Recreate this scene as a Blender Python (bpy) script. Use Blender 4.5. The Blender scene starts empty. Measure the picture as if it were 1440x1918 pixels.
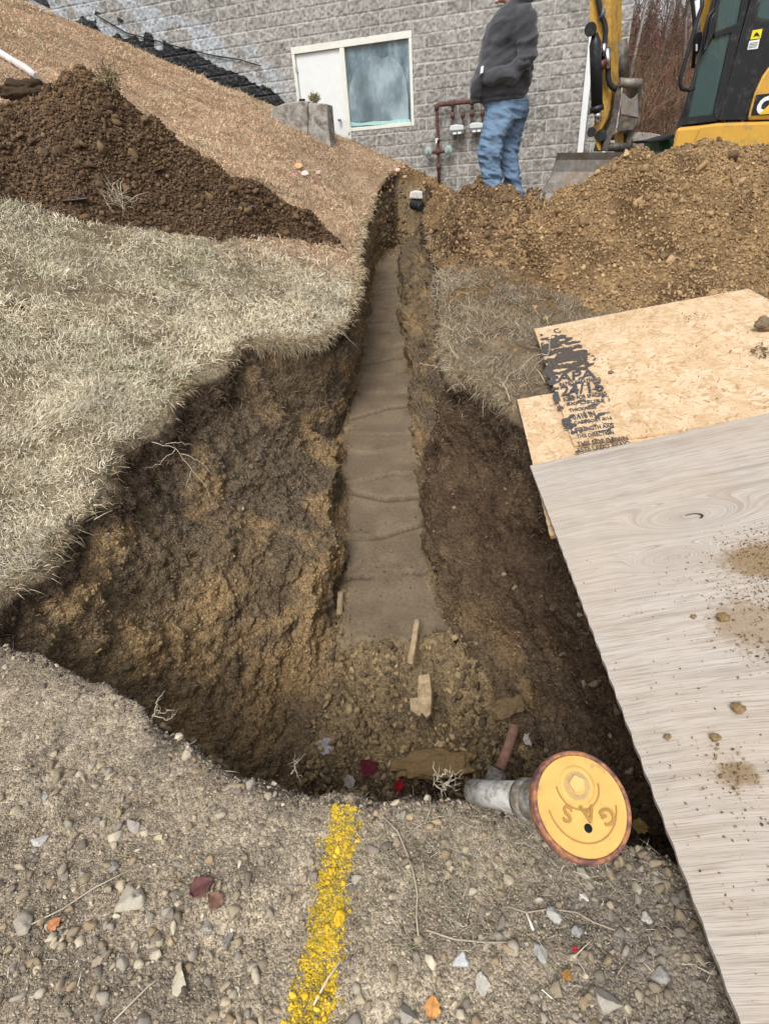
import bpy, bmesh, math, random
import numpy as np
from mathutils import Vector, Matrix
random.seed(7)
RNG = np.random.default_rng(11)
sc = bpy.context.scene
# ------------------------------------------------------------------ camera
FPX, CX, CY, EYE = 1030.0, 720.0, 959.0, 1.15
_p, _r = math.radians(32.5), math.radians(-4.5)
FW = np.array([0, math.cos(_p), -math.sin(_p)])
_rt = np.array([1.0, 0, 0]); _up = np.cross(_rt, FW)
CR = _rt * math.cos(_r) + _up * math.sin(_r)
CU = -_rt * math.sin(_r) + _up * math.cos(_r)
EYEP = np.array([0, 0, EYE])
cam_d = bpy.data.cameras.new("camera")
cam = bpy.data.objects.new("camera", cam_d)
sc.collection.objects.link(cam)
cam_d.sensor_fit = 'VERTICAL'; cam_d.sensor_height = 24.0
cam_d.lens = FPX / 1918.0 * 24.0
cam_d.clip_start = 0.05; cam_d.clip_end = 2000
M = Matrix(((CR[0], CU[0], -FW[0], 0), (CR[1], CU[1], -FW[1], 0), (CR[2], CU[2], -FW[2], EYE), (0, 0, 0, 1)))
cam.matrix_world = M
sc.camera = cam
# ------------------------------------------------------------------ sky, sun, exposure
SUN_EL, SUN_AZ = math.radians(52), math.radians(200)
w = bpy.data.worlds.new("World"); sc.world = w; w.use_nodes = True
wn = w.node_tree; bg = wn.nodes['Background']
sky = wn.nodes.new('ShaderNodeTexSky'); sky.sky_type = 'NISHITA'; sky.sun_disc = False
sky.sun_elevation = SUN_EL; sky.sun_rotation = SUN_AZ
sky.air_density = 1.0; sky.dust_density = 4.0; sky.ozone_density = 1.0
hs = wn.nodes.new('ShaderNodeHueSaturation'); hs.inputs['Saturation'].default_value = 0.22
wn.links.new(sky.outputs[0], hs.inputs['Color']); wn.links.new(hs.outputs[0], bg.inputs[0])
bg.inputs[1].default_value = 0.13
sun_d = bpy.data.lights.new("sun", 'SUN'); sun_d.energy = 1.3; sun_d.angle = math.radians(24)
sun_d.color = (1.0, 0.96, 0.9)
sun = bpy.data.objects.new("sun", sun_d); sc.collection.objects.link(sun)
_sd = Vector((math.sin(SUN_AZ) * math.cos(SUN_EL), math.cos(SUN_AZ) * math.cos(SUN_EL), math.sin(SUN_EL)))
sun.rotation_euler = _sd.to_track_quat('Z', 'Y').to_euler()
sc.view_settings.view_transform = 'Standard'; sc.view_settings.look = 'None'
sc.view_settings.gamma = 1; sc.view_settings.exposure = 0.55
sc.render.engine = 'CYCLES'
sc.cycles.max_bounces = 6; sc.cycles.diffuse_bounces = 3; sc.cycles.transparent_max_bounces = 8

# ------------------------------------------------------------------ maths helpers
def ray(x, y): return FW + CR * (x - CX) / FPX - CU * (y - CY) / FPX
def aty(x, y, Y):
    d = ray(x, y); return EYEP + d * (Y / d[1])
def atz(x, y, z):
    d = ray(x, y); return EYEP + d * ((z - EYE) / d[2])

def _h(i, j, k, s):
    n = (i.astype(np.uint32) * np.uint32(73856093)) ^ (j.astype(np.uint32) * np.uint32(19349663)) ^ (k.astype(np.uint32) * np.uint32(83492791)) ^ np.uint32((s * 2654435761) & 0xffffffff)
    n = (n ^ (n >> np.uint32(13))) * np.uint32(1274126177)
    n = n ^ (n >> np.uint32(16))
    return (n & np.uint32(0xffffff)).astype(np.float64) / 0xffffff
def vn(P, s=0):
    P = np.asarray(P, float); I = np.floor(P); F = P - I; I = I.astype(np.int64); F = F * F * (3 - 2 * F)
    r = 0
    for a in (0, 1):
        wa = F[:, 0] if a else 1 - F[:, 0]
        for b in (0, 1):
            wb = F[:, 1] if b else 1 - F[:, 1]
            for c in (0, 1):
                wc = F[:, 2] if c else 1 - F[:, 2]
                r = r + wa * wb * wc * _h(I[:, 0] + a, I[:, 1] + b, I[:, 2] + c, s)
    return r * 2 - 1
def fbm(P, f, o=4, s=0, g=0.5):
    P = np.asarray(P, float) * f; r = 0; a = 1
    for k in range(o):
        r = r + a * vn(P + 17.3 * k, s + k); P = P * 2.03; a *= g
    return r
def cell(P, f, s=0):
    """distance to nearest feature point (F1) and a random value of that cell, 2-D/3-D"""
    P = np.asarray(P, float) * f; I = np.floor(P).astype(np.int64)
    best = np.full(len(P), 9.0); val = np.zeros(len(P)); sec = np.full(len(P), 9.0)
    for a in (-1, 0, 1):
        for b in (-1, 0, 1):
            for c in (-1, 0, 1):
                J = I + np.array([a, b, c])
                q = np.stack([_h(J[:, 0], J[:, 1], J[:, 2], s + t) for t in (1, 2, 3)], 1)
                d = np.sqrt(((J + q - P) ** 2).sum(1))
                m = d < best
                sec = np.where(m, best, np.minimum(sec, d))
                val = np.where(m, q[:, 0], val); best = np.where(m, d, best)
    return best, sec, val
def sstep(a, b, x):
    t = np.clip((x - a) / (b - a), 0, 1); return t * t * (3 - 2 * t)
def lerp(a, b, t): return a + (b - a) * t
def P3(x, y, z=None):
    return np.stack([x, y, np.zeros_like(x) if z is None else z], 1)

# ------------------------------------------------------------------ object helpers
def tag(o, label=None, cat=None, group=None, kind=None):
    if label: o['label'] = label
    if cat: o['category'] = cat
    if group: o['group'] = group
    if kind: o['kind'] = kind
    return o
def mesh_np(name, V, F, mat=None, parent=None, col=None, smooth=False, mats=None, mi=None):
    """V (n,3), F (m,3|4) or list of such arrays"""
    me = bpy.data.meshes.new(name)
    Fs = F if isinstance(F, list) else [F]
    Fs = [np.asarray(f, np.int32) for f in Fs if len(f)]
    V = np.asarray(V, np.float32)
    nl = sum(f.size for f in Fs); nf = sum(len(f) for f in Fs)
    me.vertices.add(len(V)); me.vertices.foreach_set('co', V.ravel())
    me.loops.add(nl); me.polygons.add(nf)
    me.loops.foreach_set('vertex_index', np.concatenate([f.ravel() for f in Fs]))
    tot = np.concatenate([np.full(len(f), f.shape[1], np.int32) for f in Fs])
    st = np.concatenate([[0], np.cumsum(tot)[:-1]]).astype(np.int32)
    me.polygons.foreach_set('loop_start', st); me.polygons.foreach_set('loop_total', tot)
    if smooth: me.polygons.foreach_set('use_smooth', np.ones(nf, bool))
    if mi is not None: me.polygons.foreach_set('material_index', np.asarray(mi, np.int32))
    me.update(calc_edges=True)
    if col is not None:
        a = me.color_attributes.new('Col', 'FLOAT_COLOR', 'POINT')
        c = np.ones((len(V), 4), np.float32); c[:, :3] = col; a.data.foreach_set('color', c.ravel())
    for m in (mats or ([mat] if mat else [])): me.materials.append(m)
    o = bpy.data.objects.new(name, me); sc.collection.objects.link(o)
    if parent: o.parent = parent
    return o
def empty(name, loc=(0, 0, 0), rz=0):
    o = bpy.data.objects.new(name, None); sc.collection.objects.link(o); o.location = loc; o.rotation_euler = (0, 0, rz)
    o.empty_display_size = 0.1
    return o
class MB:
    """collects shapes; build() links ONE mesh object (coordinates are world, parent transforms kept out)"""
    def __init__(s): s.bm = bmesh.new()
    def box(s, lo, hi, M=None, bev=0):
        r = bmesh.ops.create_cube(s.bm, size=1); vs = r['verts']
        lo = Vector(lo); hi = Vector(hi); c = (lo + hi) / 2; d = hi - lo
        for v in vs: v.co = Vector((v.co.x * d.x, v.co.y * d.y, v.co.z * d.z)) + c
        if bev:
            es = list({e for v in vs for e in v.link_edges})
            rr = bmesh.ops.bevel(s.bm, geom=es, offset=bev, segments=2, affect='EDGES')
            vs = list({v for v in rr['verts']} | {v for v in vs if v.is_valid})
        if M is not None:
            for v in vs: v.co = M @ v.co
        return s
    def tube(s, pts, rad, n=12, caps=True):
        pts = [Vector(p) for p in pts]
        if not hasattr(rad, '__len__'): rad = [rad] * len(pts)
        rings = []; prev = None
        for i, p in enumerate(pts):
            if i == 0: t = pts[1] - p
            elif i == len(pts) - 1: t = p - pts[i - 1]
            else: t = (pts[i + 1] - p).normalized() + (p - pts[i - 1]).normalized()
            t.normalize()
            if prev is None:
                a = Vector((0, 0, 1)) if abs(t.z) < .9 else Vector((1, 0, 0)); u = t.cross(a).normalized()
            else: u = (prev - t * prev.dot(t)).normalized()
            prev = u; v = t.cross(u)
            rings.append([s.bm.verts.new(p + (u * math.cos(6.28318 * k / n) + v * math.sin(6.28318 * k / n)) * rad[i]) for k in range(n)])
        for a, b in zip(rings, rings[1:]):
            for k in range(n):
                f = s.bm.faces.new((a[k], a[(k + 1) % n], b[(k + 1) % n], b[k])); f.smooth = True
        if caps:
            s.bm.faces.new(rings[0][::-1]); s.bm.faces.new(rings[-1])
        return s
    def prism(s, pts, d):
        """closed polygon pts (3-D, planar-ish) extruded by vector d"""
        d = Vector(d); a = [s.bm.verts.new(Vector(p)) for p in pts]; b = [s.bm.verts.new(Vector(p) + d) for p in pts]
        n = len(a)
        try:
            s.bm.faces.new(a); s.bm.faces.new(b[::-1])
        except ValueError: pass
        for k in range(n): s.bm.faces.new((a[k], b[k], b[(k + 1) % n], a[(k + 1) % n]))
        return s
    def build(s, name, mat, parent=None, bevel=0, smooth=False):
        bmesh.ops.recalc_face_normals(s.bm, faces=s.bm.faces)
        me = bpy.data.meshes.new(name); s.bm.to_mesh(me); s.bm.free()
        if smooth: me.polygons.foreach_set('use_smooth', np.ones(len(me.polygons), bool))
        me.materials.append(mat)
        o = bpy.data.objects.new(name, me); sc.collection.objects.link(o)
        if parent: o.parent = parent; o.matrix_parent_inverse = parent_inv(parent)
        if bevel:
            b = o.modifiers.new('bevel', 'BEVEL'); b.width = bevel; b.segments = 2; b.limit_method = 'ANGLE'
        return o
def parent_inv(p):
    m = Matrix.Translation(p.location) @ p.rotation_euler.to_matrix().to_4x4() if p.parent is None else (p.parent.matrix_basis @ p.matrix_parent_inverse @ p.matrix_basis)
    return m.inverted()

# ------------------------------------------------------------------ materials
def nodes(name):
    m = bpy.data.materials.new(name); m.use_nodes = True; nt = m.node_tree
    return m, nt, nt.nodes['Principled BSDF']
def lk(nt, a, b): nt.links.new(a, b)
def mathn(nt, op, a, b=None, c=None):
    n = nt.nodes.new('ShaderNodeMath'); n.operation = op
    for i, v in enumerate((a, b, c)):
        if v is None: continue
        if isinstance(v, (int, float)): n.inputs[i].default_value = v
        else: lk(nt, v, n.inputs[i])
    return n.outputs[0]
def noise(nt, scale, detail=4, rough=.6, vec=None, dim='3D', out=0):
    n = nt.nodes.new('ShaderNodeTexNoise'); n.noise_dimensions = dim
    n.inputs['Scale'].default_value = scale; n.inputs['Detail'].default_value = detail; n.inputs['Roughness'].default_value = rough
    if vec is not None: lk(nt, vec, n.inputs['Vector'])
    return n.outputs[out]
def objco(nt):
    return nt.nodes.new('ShaderNodeTexCoord').outputs['Object']
def ramp(nt, fac, stops):
    n = nt.nodes.new('ShaderNodeValToRGB'); lk(nt, fac, n.inputs[0]); cr = n.color_ramp
    while len(cr.elements) < len(stops): cr.elements.new(0.5)
    for e, (p, c) in zip(cr.elements, stops):
        e.position = p; e.color = (*c, 1) if hasattr(c, '__len__') else (c, c, c, 1)
    return n.outputs[0]
def mix(nt, f, a, b, mode='MIX'):
    n = nt.nodes.new('ShaderNodeMix'); n.data_type = 'RGBA'; n.blend_type = mode
    for sck, v in ((n.inputs[0], f), (n.inputs[6], a), (n.inputs[7], b)):
        if isinstance(v, (int, float)): sck.default_value = v
        elif isinstance(v, tuple): sck.default_value = (*v, 1)
        else: lk(nt, v, sck)
    return n.outputs[2]
def bump(nt, bsdf, h, strength=.5, dist=.01):
    n = nt.nodes.new('ShaderNodeBump'); n.inputs['Strength'].default_value = strength; n.inputs['Distance'].default_value = dist
    lk(nt, h, n.inputs['Height']); lk(nt, n.outputs[0], bsdf.inputs['Normal'])
def attr(nt, name='Col'):
    n = nt.nodes.new('ShaderNodeAttribute'); n.attribute_name = name; return n.outputs['Color']

def mat_earth(name, sc1=60, sc2=260, lo=.62, hi=1.38, bs=.8, bd=.006, rough=.95):
    m, nt, b = nodes(name); v = objco(nt)
    n1 = noise(nt, sc1, 6, .7, v); n2 = noise(nt, sc2, 3, .7, v)
    f = mathn(nt, 'ADD', mathn(nt, 'MULTIPLY', n1, .6), mathn(nt, 'MULTIPLY', n2, .4))
    k = ramp(nt, f, [(.32, lo), (.5, 1.0), (.68, hi)])
    c = mix(nt, 1.0, attr(nt), k, 'MULTIPLY'); lk(nt, c, b.inputs['Base Color'])
    b.inputs['Roughness'].default_value = rough; b.inputs['Specular IOR Level'].default_value = .15
    bump(nt, b, f, bs, bd)
    return m
def mat_plain(name, col, rough=.6, metal=0, var=.12, scale=8, spec=.4, bumps=0, bscale=80, dirt=None, dirtamt=.5, dscale=5):
    m, nt, b = nodes(name); v = objco(nt)
    n = noise(nt, scale, 5, .6, v)
    k = ramp(nt, n, [(.3, 1 - var), (.7, 1 + var)])
    c = mix(nt, 1.0, tuple(col), k, 'MULTIPLY')
    if dirt:
        d = noise(nt, dscale, 8, .75, v)
        c = mix(nt, ramp(nt, d, [(.62 - dirtamt * .3, 0.0), (.75 - dirtamt * .2, 1.0)]), c, tuple(dirt))
        r = mathn(nt, 'ADD', rough, mathn(nt, 'MULTIPLY', d, .2)); lk(nt, r, b.inputs['Roughness'])
    else: b.inputs['Roughness'].default_value = rough
    lk(nt, c, b.inputs['Base Color']); b.inputs['Metallic'].default_value = metal
    b.inputs['Specular IOR Level'].default_value = spec
    if bumps: bump(nt, b, noise(nt, bscale, 4, .6, v), bumps, .004)
    return m
def mat_attr(name, rough=.9, lo=.8, hi=1.2, scale=40, trans=0):
    m, nt, b = nodes(name)
    k = ramp(nt, noise(nt, scale, 3, .6, objco(nt)), [(.3, lo), (.7, hi)])
    lk(nt, mix(nt, 1.0, attr(nt), k, 'MULTIPLY'), b.inputs['Base Color'])
    b.inputs['Roughness'].default_value = rough; b.inputs['Specular IOR Level'].default_value = .2
    return m
M_earth = mat_earth('earth')
def mat_gravelly(name='gravelly_soil', scales=(95, 210, 420), lo=.36, hi=1.65, bd=.005, rough=.95):
    m, nt, b = nodes(name); v0 = objco(nt)
    va = nt.nodes.new('ShaderNodeVectorMath'); va.operation = 'MULTIPLY_ADD'; lk(nt, noise(nt, scales[0] * .7, 3, .6, v0, out=1), va.inputs[0]); va.inputs[1].default_value = (.9 / scales[0],) * 3; lk(nt, v0, va.inputs[2]); v = va.outputs[0]
    hs_ = []; cs_ = []
    for scl in scales:
        vo = nt.nodes.new('ShaderNodeTexVoronoi'); vo.inputs['Scale'].default_value = scl; vo.inputs['Randomness'].default_value = 1; lk(nt, v, vo.inputs['Vector'])
        sp = nt.nodes.new('ShaderNodeSeparateColor'); lk(nt, vo.outputs['Color'], sp.inputs[0]); hs_.append(vo.outputs['Distance']); cs_.append(sp.outputs[0])
    n1 = noise(nt, 35, 6, .75, v)
    f = mathn(nt, 'ADD', mathn(nt, 'MULTIPLY', cs_[0], .30), mathn(nt, 'ADD', mathn(nt, 'MULTIPLY', cs_[1], .35), mathn(nt, 'MULTIPLY', cs_[2], .35)))
    f = mathn(nt, 'ADD', mathn(nt, 'MULTIPLY', f, .55), mathn(nt, 'MULTIPLY', n1, .45))
    k = ramp(nt, f, [(.28, lo), (.5, .97), (.72, hi)])
    lk(nt, mix(nt, 1.0, attr(nt), k, 'MULTIPLY'), b.inputs['Base Color']); b.inputs['Roughness'].default_value = rough; b.inputs['Specular IOR Level'].default_value = .12
    h = mathn(nt, 'ADD', mathn(nt, 'MULTIPLY', hs_[0], -1.0), mathn(nt, 'ADD', mathn(nt, 'MULTIPLY', hs_[1], -.6), mathn(nt, 'MULTIPLY', n1, 1.2)))
    bump(nt, b, h, 1.0, bd)
    return m
M_gravelly = mat_gravelly()
M_crumb = mat_gravelly('crumbly_soil', (48, 120, 300), .42, 1.6, .012)
M_heap = mat_gravelly('heaped_soil', (26, 60, 150), .5, 1.5, .022)
M_soilfar = mat_earth('earth_coarse', 25, 90, .6, 1.4, .9, .02)
M_stone = mat_earth('stone', 90, 400, .75, 1.25, .5, .002, .85)
M_grass = mat_attr('dry_grass', .85)

# ------------------------------------------------------------------ the land
def hillz(x, y): return 1 - .433 * (x + 2.5) + .184 * (y - 4.5)
def smax(a, b, k): 
    h = np.clip(.5 + .5 * (a - b) / k, 0, 1); return lerp(b, a, h) + k * h * (1 - h)
def base(x, y):
    return .055 * np.clip(y - 4, 0, 12) - .01
def S(x, y):
    x = np.asarray(x, float); y = np.asarray(y, float)
    h = hillz(x, np.clip(y, -1, 22)) 
    h = np.where(x < -7, hillz(-7 + 0 * x, np.clip(y, -1, 22)) + (-7 - x) * .15, h)
    b = base(x, y)
    fade = sstep(15.0, 17.0, y) * sstep(-3, 0, x)
    g = smax(h - .02, b, .12) 
    g = lerp(g, b, sstep(0.9, 1.9, x - .03 * y - .05 * np.clip(y - 8, 0, 9)))
    g = g - .42 * np.exp(-((x - .15 - .12 * np.clip(y - 10, -2, 3)) / .8) ** 2 - ((y - 10.2) / 1.5) ** 2) * sstep(1.6, .3, x)
    g = g + .14 * sstep(4.3, 5.6, y) * sstep(11, 9, y) * np.exp(-((x - 1.1) / .6) ** 2)
    return g
YK = np.array([0.0, 1.2, 1.5, 2.0, 2.5, 3.2, 3.9, 4.25, 4.72, 5.3, 6.15, 6.9, 8.3, 10, 11, 11.8, 12.6, 14])
XLK = np.array([-1.34, -1.32, -1.32, -1.24, -1.23, -1.08, -.84, -.38, -.23, -.14, -.09, -.06, .01, .10, .27, .50, .86, 1.3])
def xl(y): return np.interp(y, YK, XLK) + .03 * np.interp(y, [0, 1.6, 2.2], [0, 0, 1])* vn(P3(y * 4.1, y * 0), 3) + .02 * vn(P3(y * 13, y * 0), 4)
def fl(y): return np.interp(y, [0, 1.0, 2.0, 2.5, 4.3, 6.1, 8.3, 9.9, 11, 12.3], [-.75, -.62, -.34, -.29, -.3, -.13, .04, .15, .32, .80]) + .012 * vn(P3(y * 7, y * 0), 5)
def fr(y): return np.interp(y, [0, 1.2, 1.7, 2.1, 2.5, 4.3, 6.1, 8.3, 9.9, 11, 12.3], [.62, .64, .50, .31, .26, .345, .40, .49, .58, .80, 1.3]) + .012 * vn(P3(y * 7, y * 0), 6)
def xr(y): return np.interp(y, [0, .4, .9, 2.0, 2.8, 3.1, 3.45, 4.1, 5.3, 6.8, 9, 10.5, 12.3], [.66, .74, .84, .78, .74, .68, .52, .56, .70, .82, .92, 1.15, 1.5]) + .02 * vn(P3(y * 6, y * 0), 7) + .015 * vn(P3(y * 17, y * 0), 8)
def yfront(x):
    return np.interp(x, [-1.6, -1.18, -.74, -.39, -.19, 0, .27, .36, .46, .50, .9], [1.42, 1.25, 1.03, .76, .69, .665, .63, .59, .55, .52, .50]) + .02 * vn(P3(x * 7, x * 0), 9) + .012 * vn(P3(x * 19, x * 0), 10)
def floorz(y):
    return np.interp(y, [0, .9, 1.4, 1.75, 1.98, 2.06, 2.4, 3, 4.3, 6.1, 8.3, 9.9, 12.5], [-1.15, -1.2, -1.18, -1.08, -1.0, -.96, -.95, -.9, -.76, -.58, -.45, -.36, -.25])
def ridges(y, x):
    """transverse shovel scallops of the sand bedding: height"""
    yk = np.array([2.6, 2.95, 3.35, 3.62, 3.95, 4.2, 4.62, 4.95, 5.35, 5.7, 6.1, 6.55, 7.0, 7.6, 8.2, 9, 10])
    h = np.zeros_like(y)
    for i, k in enumerate(yk):
        yy = y - (k + .10 * math.sin(i * 2.3) * (x * 3) + .07 * (x * 3) ** 2 * (1 if i % 3 else -1) + .02 * vn(P3(x * 9, x * 0 + i), 20))
        amp = (.018 + .012 * ((i * 7) % 5) / 4)
        h += amp * .8 * np.exp(-np.clip(yy, 0, None) / .16) * (yy > 0) - amp * .9 * np.exp(-((yy + .012) / .011) ** 2) * sstep(-.5, .3, vn(P3(x * 5, x * 0 + i * 3.3), 21))
    return h
def build_land():
    ys = [-2.0]
    while ys[-1] < 13.2:
        y = ys[-1]
        if y < .1: d = .06
        elif y < .25: d = .02
        elif y < 1.5: d = .008
        elif y < 2.6: d = .011
        else: d = .011 + .0042 * (y - 2.6)
        ys.append(y + d)
    ys = np.array(ys); nr = len(ys)
    # column parameters
    gl = [0.0]; d = .007
    while gl[-1] < 9: gl.append(gl[-1] + d); d *= 1.012 if gl[-1] < 1.2 else 1.03
    gl = np.array(gl)[::-1]; gr = [0.0]; d = .009
    while gr[-1] < 14: gr.append(gr[-1] + d); d *= 1.02 if gr[-1] < 1 else 1.045
    gr = np.array(gr)
    NL, NW, NF, NWR, NR = len(gl), 165, 56, 120, len(gr)
    Y = ys[:, None]
    XL, FL, FR, XR = [f(ys)[:, None] for f in (xl, fl, fr, xr)]
    tL = np.linspace(0, 1, NW + 1)[1:][None]; tF = np.linspace(0, 1, NF + 1)[1:][None]; tR = np.linspace(0, 1, NWR + 1)[1:][None]
    # in the pit the wall parameter is stretched along its slope (more samples on the steep part)
    X = np.concatenate([XL - gl[None], XL + (FL - XL) * np.interp(tL, [0, .1, .75, .8, 1], [0, .03, .93, .952, 1]), FL + (FR - FL) * tF, FR + (XR - FR) * np.interp(tR, [0, .22, .27, .92, 1], [0, .10, .13, .95, 1]), XR + gr[None, 1:]], 1)
    nc = X.shape[1]; Yg = np.repeat(Y, nc, 1)
    part = np.concatenate([np.zeros(NL), np.ones(NW), np.full(NF, 2), np.full(NWR, 3), np.full(NR - 1, 4)])[None].repeat(nr, 0)
    Sg = S(X.ravel(), Yg.ravel()).reshape(X.shape)
    FZ = floorz(Y)
    # descent fraction 0 at rim .. 1 at floor
    wL = (X - XL) / (FL - XL + 1e-9); wR = (XR - X) / (XR - FR + 1e-9)
    wide = sstep(.3, .8, FL - XL)            # sloping pit wall versus sheer trench wall
    stp = .27 * sstep(1.85, 2.25, Y)
    pl = lerp(sstep(-.02, .75, wL) ** .6, (1 - stp) * (1 - (1 - np.clip(wL, 0, 1)) ** 1.7) + stp * sstep(.955, .995, wL), wide)
    wideR = sstep(.2, .4, XR - FR)
    pr = lerp(np.clip(wR, 0, 1) ** .8, (1 - stp * 1.1) * (1 - (1 - np.clip(wR, 0, 1)) ** 2.6) + stp * 1.1 * sstep(.90, .99, wR), wideR)
    D = np.where(part == 0, 0, np.where(part == 1, pl, np.where(part == 2, 1, np.where(part == 3, pr, 0))))
    fm = sstep(0, .16, Yg - yfront(X.ravel()).reshape(X.shape)) ** .7
    bm_ = 1 - sstep(11.9, 12.3, Yg)
    Df = D * fm * bm_
    Z = Sg + (FZ - Sg) * Df
    flat = np.stack([X.ravel(), Yg.ravel(), Z.ravel()], 1)
    dep = (Sg - Z).ravel(); pt = part.ravel(); x, y = flat[:, 0], flat[:, 1]
    inpit = sstep(.02, .12, dep)
    # floor: sand bedding and clods in the front of the pit
    bed = sstep(2.02, 2.1, y + .05 * vn(P3(x * 12, y * 3), 31)) * (Df.ravel() > .97) * 1.0
    bed *= sstep(0, .06, (X - FL).ravel() - .012 + .035 * fbm(P3(x, y), 6, 3, 32)) * sstep(0, .05, (FR - X).ravel() - .012 + .035 * fbm(P3(x, y), 6, 3, 33))
    bed = np.where(Df.ravel() > .93, np.clip(bed, 0, 1), 0)
    flat[:, 2] += bed * (ridges(y, x) + .012 * vn(flat * 3, 34) + .002 * vn(flat * 60, 36))
    # natural roughness
    r1 = fbm(flat, 5, 4, 40); r2 = fbm(flat, 22, 3, 50); c1, c2, cv = cell(flat, 26, 60)
    rough_pit = inpit * (1 - bed)
    gx = np.where(pt <= 1, 1.0, np.where(pt >= 3, -1.0, 0)) * rough_pit
    lump = np.clip(.5 - c1, -.3, .5)
    r3 = fbm(flat, 60, 2, 55)
    amp = .026 * r1 + .014 * r2 + .016 * lump + .005 * r3
    # push along x on walls, along z on flats
    steep = inpit * np.where((pt == 1) | (pt == 3), 1, 0)
    tooth = fbm(flat * np.array([.5, 9.0, .7]), 1.0, 3, 56)
    amp = amp + (.013 * tooth + .010 * np.abs(fbm(flat, 34, 2, 57)) + (.03 + .03 * (pt >= 3)) * fbm(flat, 2.6, 3, 58) + .022 * (pt >= 3) * np.clip(.6 - cell(flat, 8, 59)[0], 0, 1)) * sstep(.1, .3, dep)
    flat[:, 0] += gx * steep * amp * 1.2
    loose = (1 - bed) * (pt == 2) * inpit
    flat[:, 2] += np.where(steep > .5, .5, 1) * rough_pit * amp + loose * (.05 * fbm(flat, 3.5, 3, 70) + .04 * lump)
    # sod lip: the top 12 cm of the left rim and right rim hang out and are ragged
    lipn = fbm(P3(y * 3, x * 0, y * 0), 1.7, 4, 80)
    lip = np.exp(-((dep - .06) / .07) ** 2) * sstep(1.3, 1.8, y)
    flat[:, 0] += np.where(pt == 1, 1, np.where(pt == 3, -1, 0)) * lip * (.03 + .035 * lipn + .02 * r2)
    # foreground and lawn relief
    top = 1 - inpit
    fore = top * (1 - sstep(1.1, 1.8, y)) 
    flat[:, 2] += fore * (.014 * fbm(flat, 3, 3, 90) + .007 * fbm(flat, 14, 3, 91) + .006 * np.clip(.6 - cell(flat, 45, 92)[0], 0, 1))
    flat[:, 2] += top * (1 - fore) * (.02 * fbm(flat, 1.2, 3, 95) + .006 * r2)
    rbank = top * (pt >= 3) * sstep(2.4, 2.9, y) * sstep(11, 9, y) * sstep(2.2, 1.2, x)
    flat[:, 2] += rbank * (.055 * fbm(flat, 4.5, 4, 96) + .03 * np.clip(.6 - cell(flat, 9, 97)[0], 0, 1))
    # the hollow beside the plywood edge in the right foreground
    ch = sstep(.45, .54, x - .12 * (y - .3)) * (1 - sstep(.62, .7, y)) 
    # ---------------- colours
    n1 = fbm(flat, 1.6, 4, 100); n2 = fbm(flat, 7, 4, 101); n3 = fbm(flat * np.array([1, 1, 2.5]), 3, 4, 102)
    def C(*c): return np.array(c)[None]
    def mixc(a, b, t): return a + (b - a) * np.clip(t, 0, 1)[:, None]
    n9 = fbm(flat, 28, 3, 103)
    gravel = mixc(C(.22, .178, .13), C(.46, .385, .285), .5 + n1 * .6 + .35 * n2 + .4 * n9)
    gravel = mixc(gravel, C(.14, .115, .09), sstep(.35, .9, n2 + .25 * n1 + .5 * n9) * .7)
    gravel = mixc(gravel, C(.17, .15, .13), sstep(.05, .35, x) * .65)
    rimf = np.exp(-np.clip(yfront(x) - y, 0, 1) / .035) * (1 - sstep(.3, .5, x)) 
    gravel = mixc(gravel, C(.075, .06, .05), rimf * .85 * (.7 + n2))
    lawn = mixc(C(.27, .22, .145), C(.16, .125, .08), .5 + n2)
    hill = mixc(C(.42, .30, .20), C(.28, .19, .12), .5 + n1)
    lawnc = mixc(lawn, hill, sstep(5.2, 7.0, y - x * .3))
    soil = mixc(C(.24, .15, .07), C(.13, .08, .04), .5 + n2)
    rightb = mixc(C(.17, .13, .085) * (1 + .4 * n2[:, None]), soil, sstep(4.4, 5.2, y + .5 * n2))
    topc = np.where((pt >= 3)[:, None], rightb, lawnc)
    topc = mixc(topc, soil, ((pt >= 1) & (pt <= 3)) * sstep(11.3, 12, y) + (pt >= 4) * sstep(8, 9, y))
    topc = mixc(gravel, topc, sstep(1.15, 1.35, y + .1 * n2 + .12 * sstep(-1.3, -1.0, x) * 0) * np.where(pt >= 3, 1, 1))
    dark = mixc(C(.055, .037, .025), C(.085, .058, .038), .5 + n2)
    clay = mixc(C(.165, .12, .074), C(.255, .182, .105), .5 + n3 * .9)
    clay = mixc(clay, C(.15, .112, .075), sstep(.0, .55, n1 - n2 * .3))
    orange = C(.37, .245, .12)
    clay = mixc(clay, orange, sstep(.2, .8, n3 + .4 * n2 + .5 * (pt == 1) * sstep(.45, .8, dep)) * .55)
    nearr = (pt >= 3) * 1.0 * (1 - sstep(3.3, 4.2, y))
    clay = mixc(clay, C(.085, .055, .035), nearr * (.95 - .5 * sstep(.55, .95, dep) + .25 * n2))  # near right wall set darker, less so low down
    dl = .11 + .05 * n1 + np.where(pt >= 3, .05, 0)
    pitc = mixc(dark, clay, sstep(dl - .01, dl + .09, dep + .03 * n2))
    sand = mixc(C(.205, .158, .106), C(.16, .122, .082), .5 + n2)
    sand = mixc(sand, C(.06, .045, .03), sstep(-.004, -.013, ridges(y, x)) * .8 * (y > 2.2))  # shade of the scallop grooves painted dark into the sand colour
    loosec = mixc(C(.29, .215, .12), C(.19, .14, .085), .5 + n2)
    loosec = mixc(loosec, C(.09, .06, .04), sstep(1.45, 1.2, y + .2 * n1))  # loose soil set darker towards the front of the pit
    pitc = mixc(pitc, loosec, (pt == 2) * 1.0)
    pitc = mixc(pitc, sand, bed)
    col = mixc(topc, pitc, sstep(.02, .05, dep))
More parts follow.
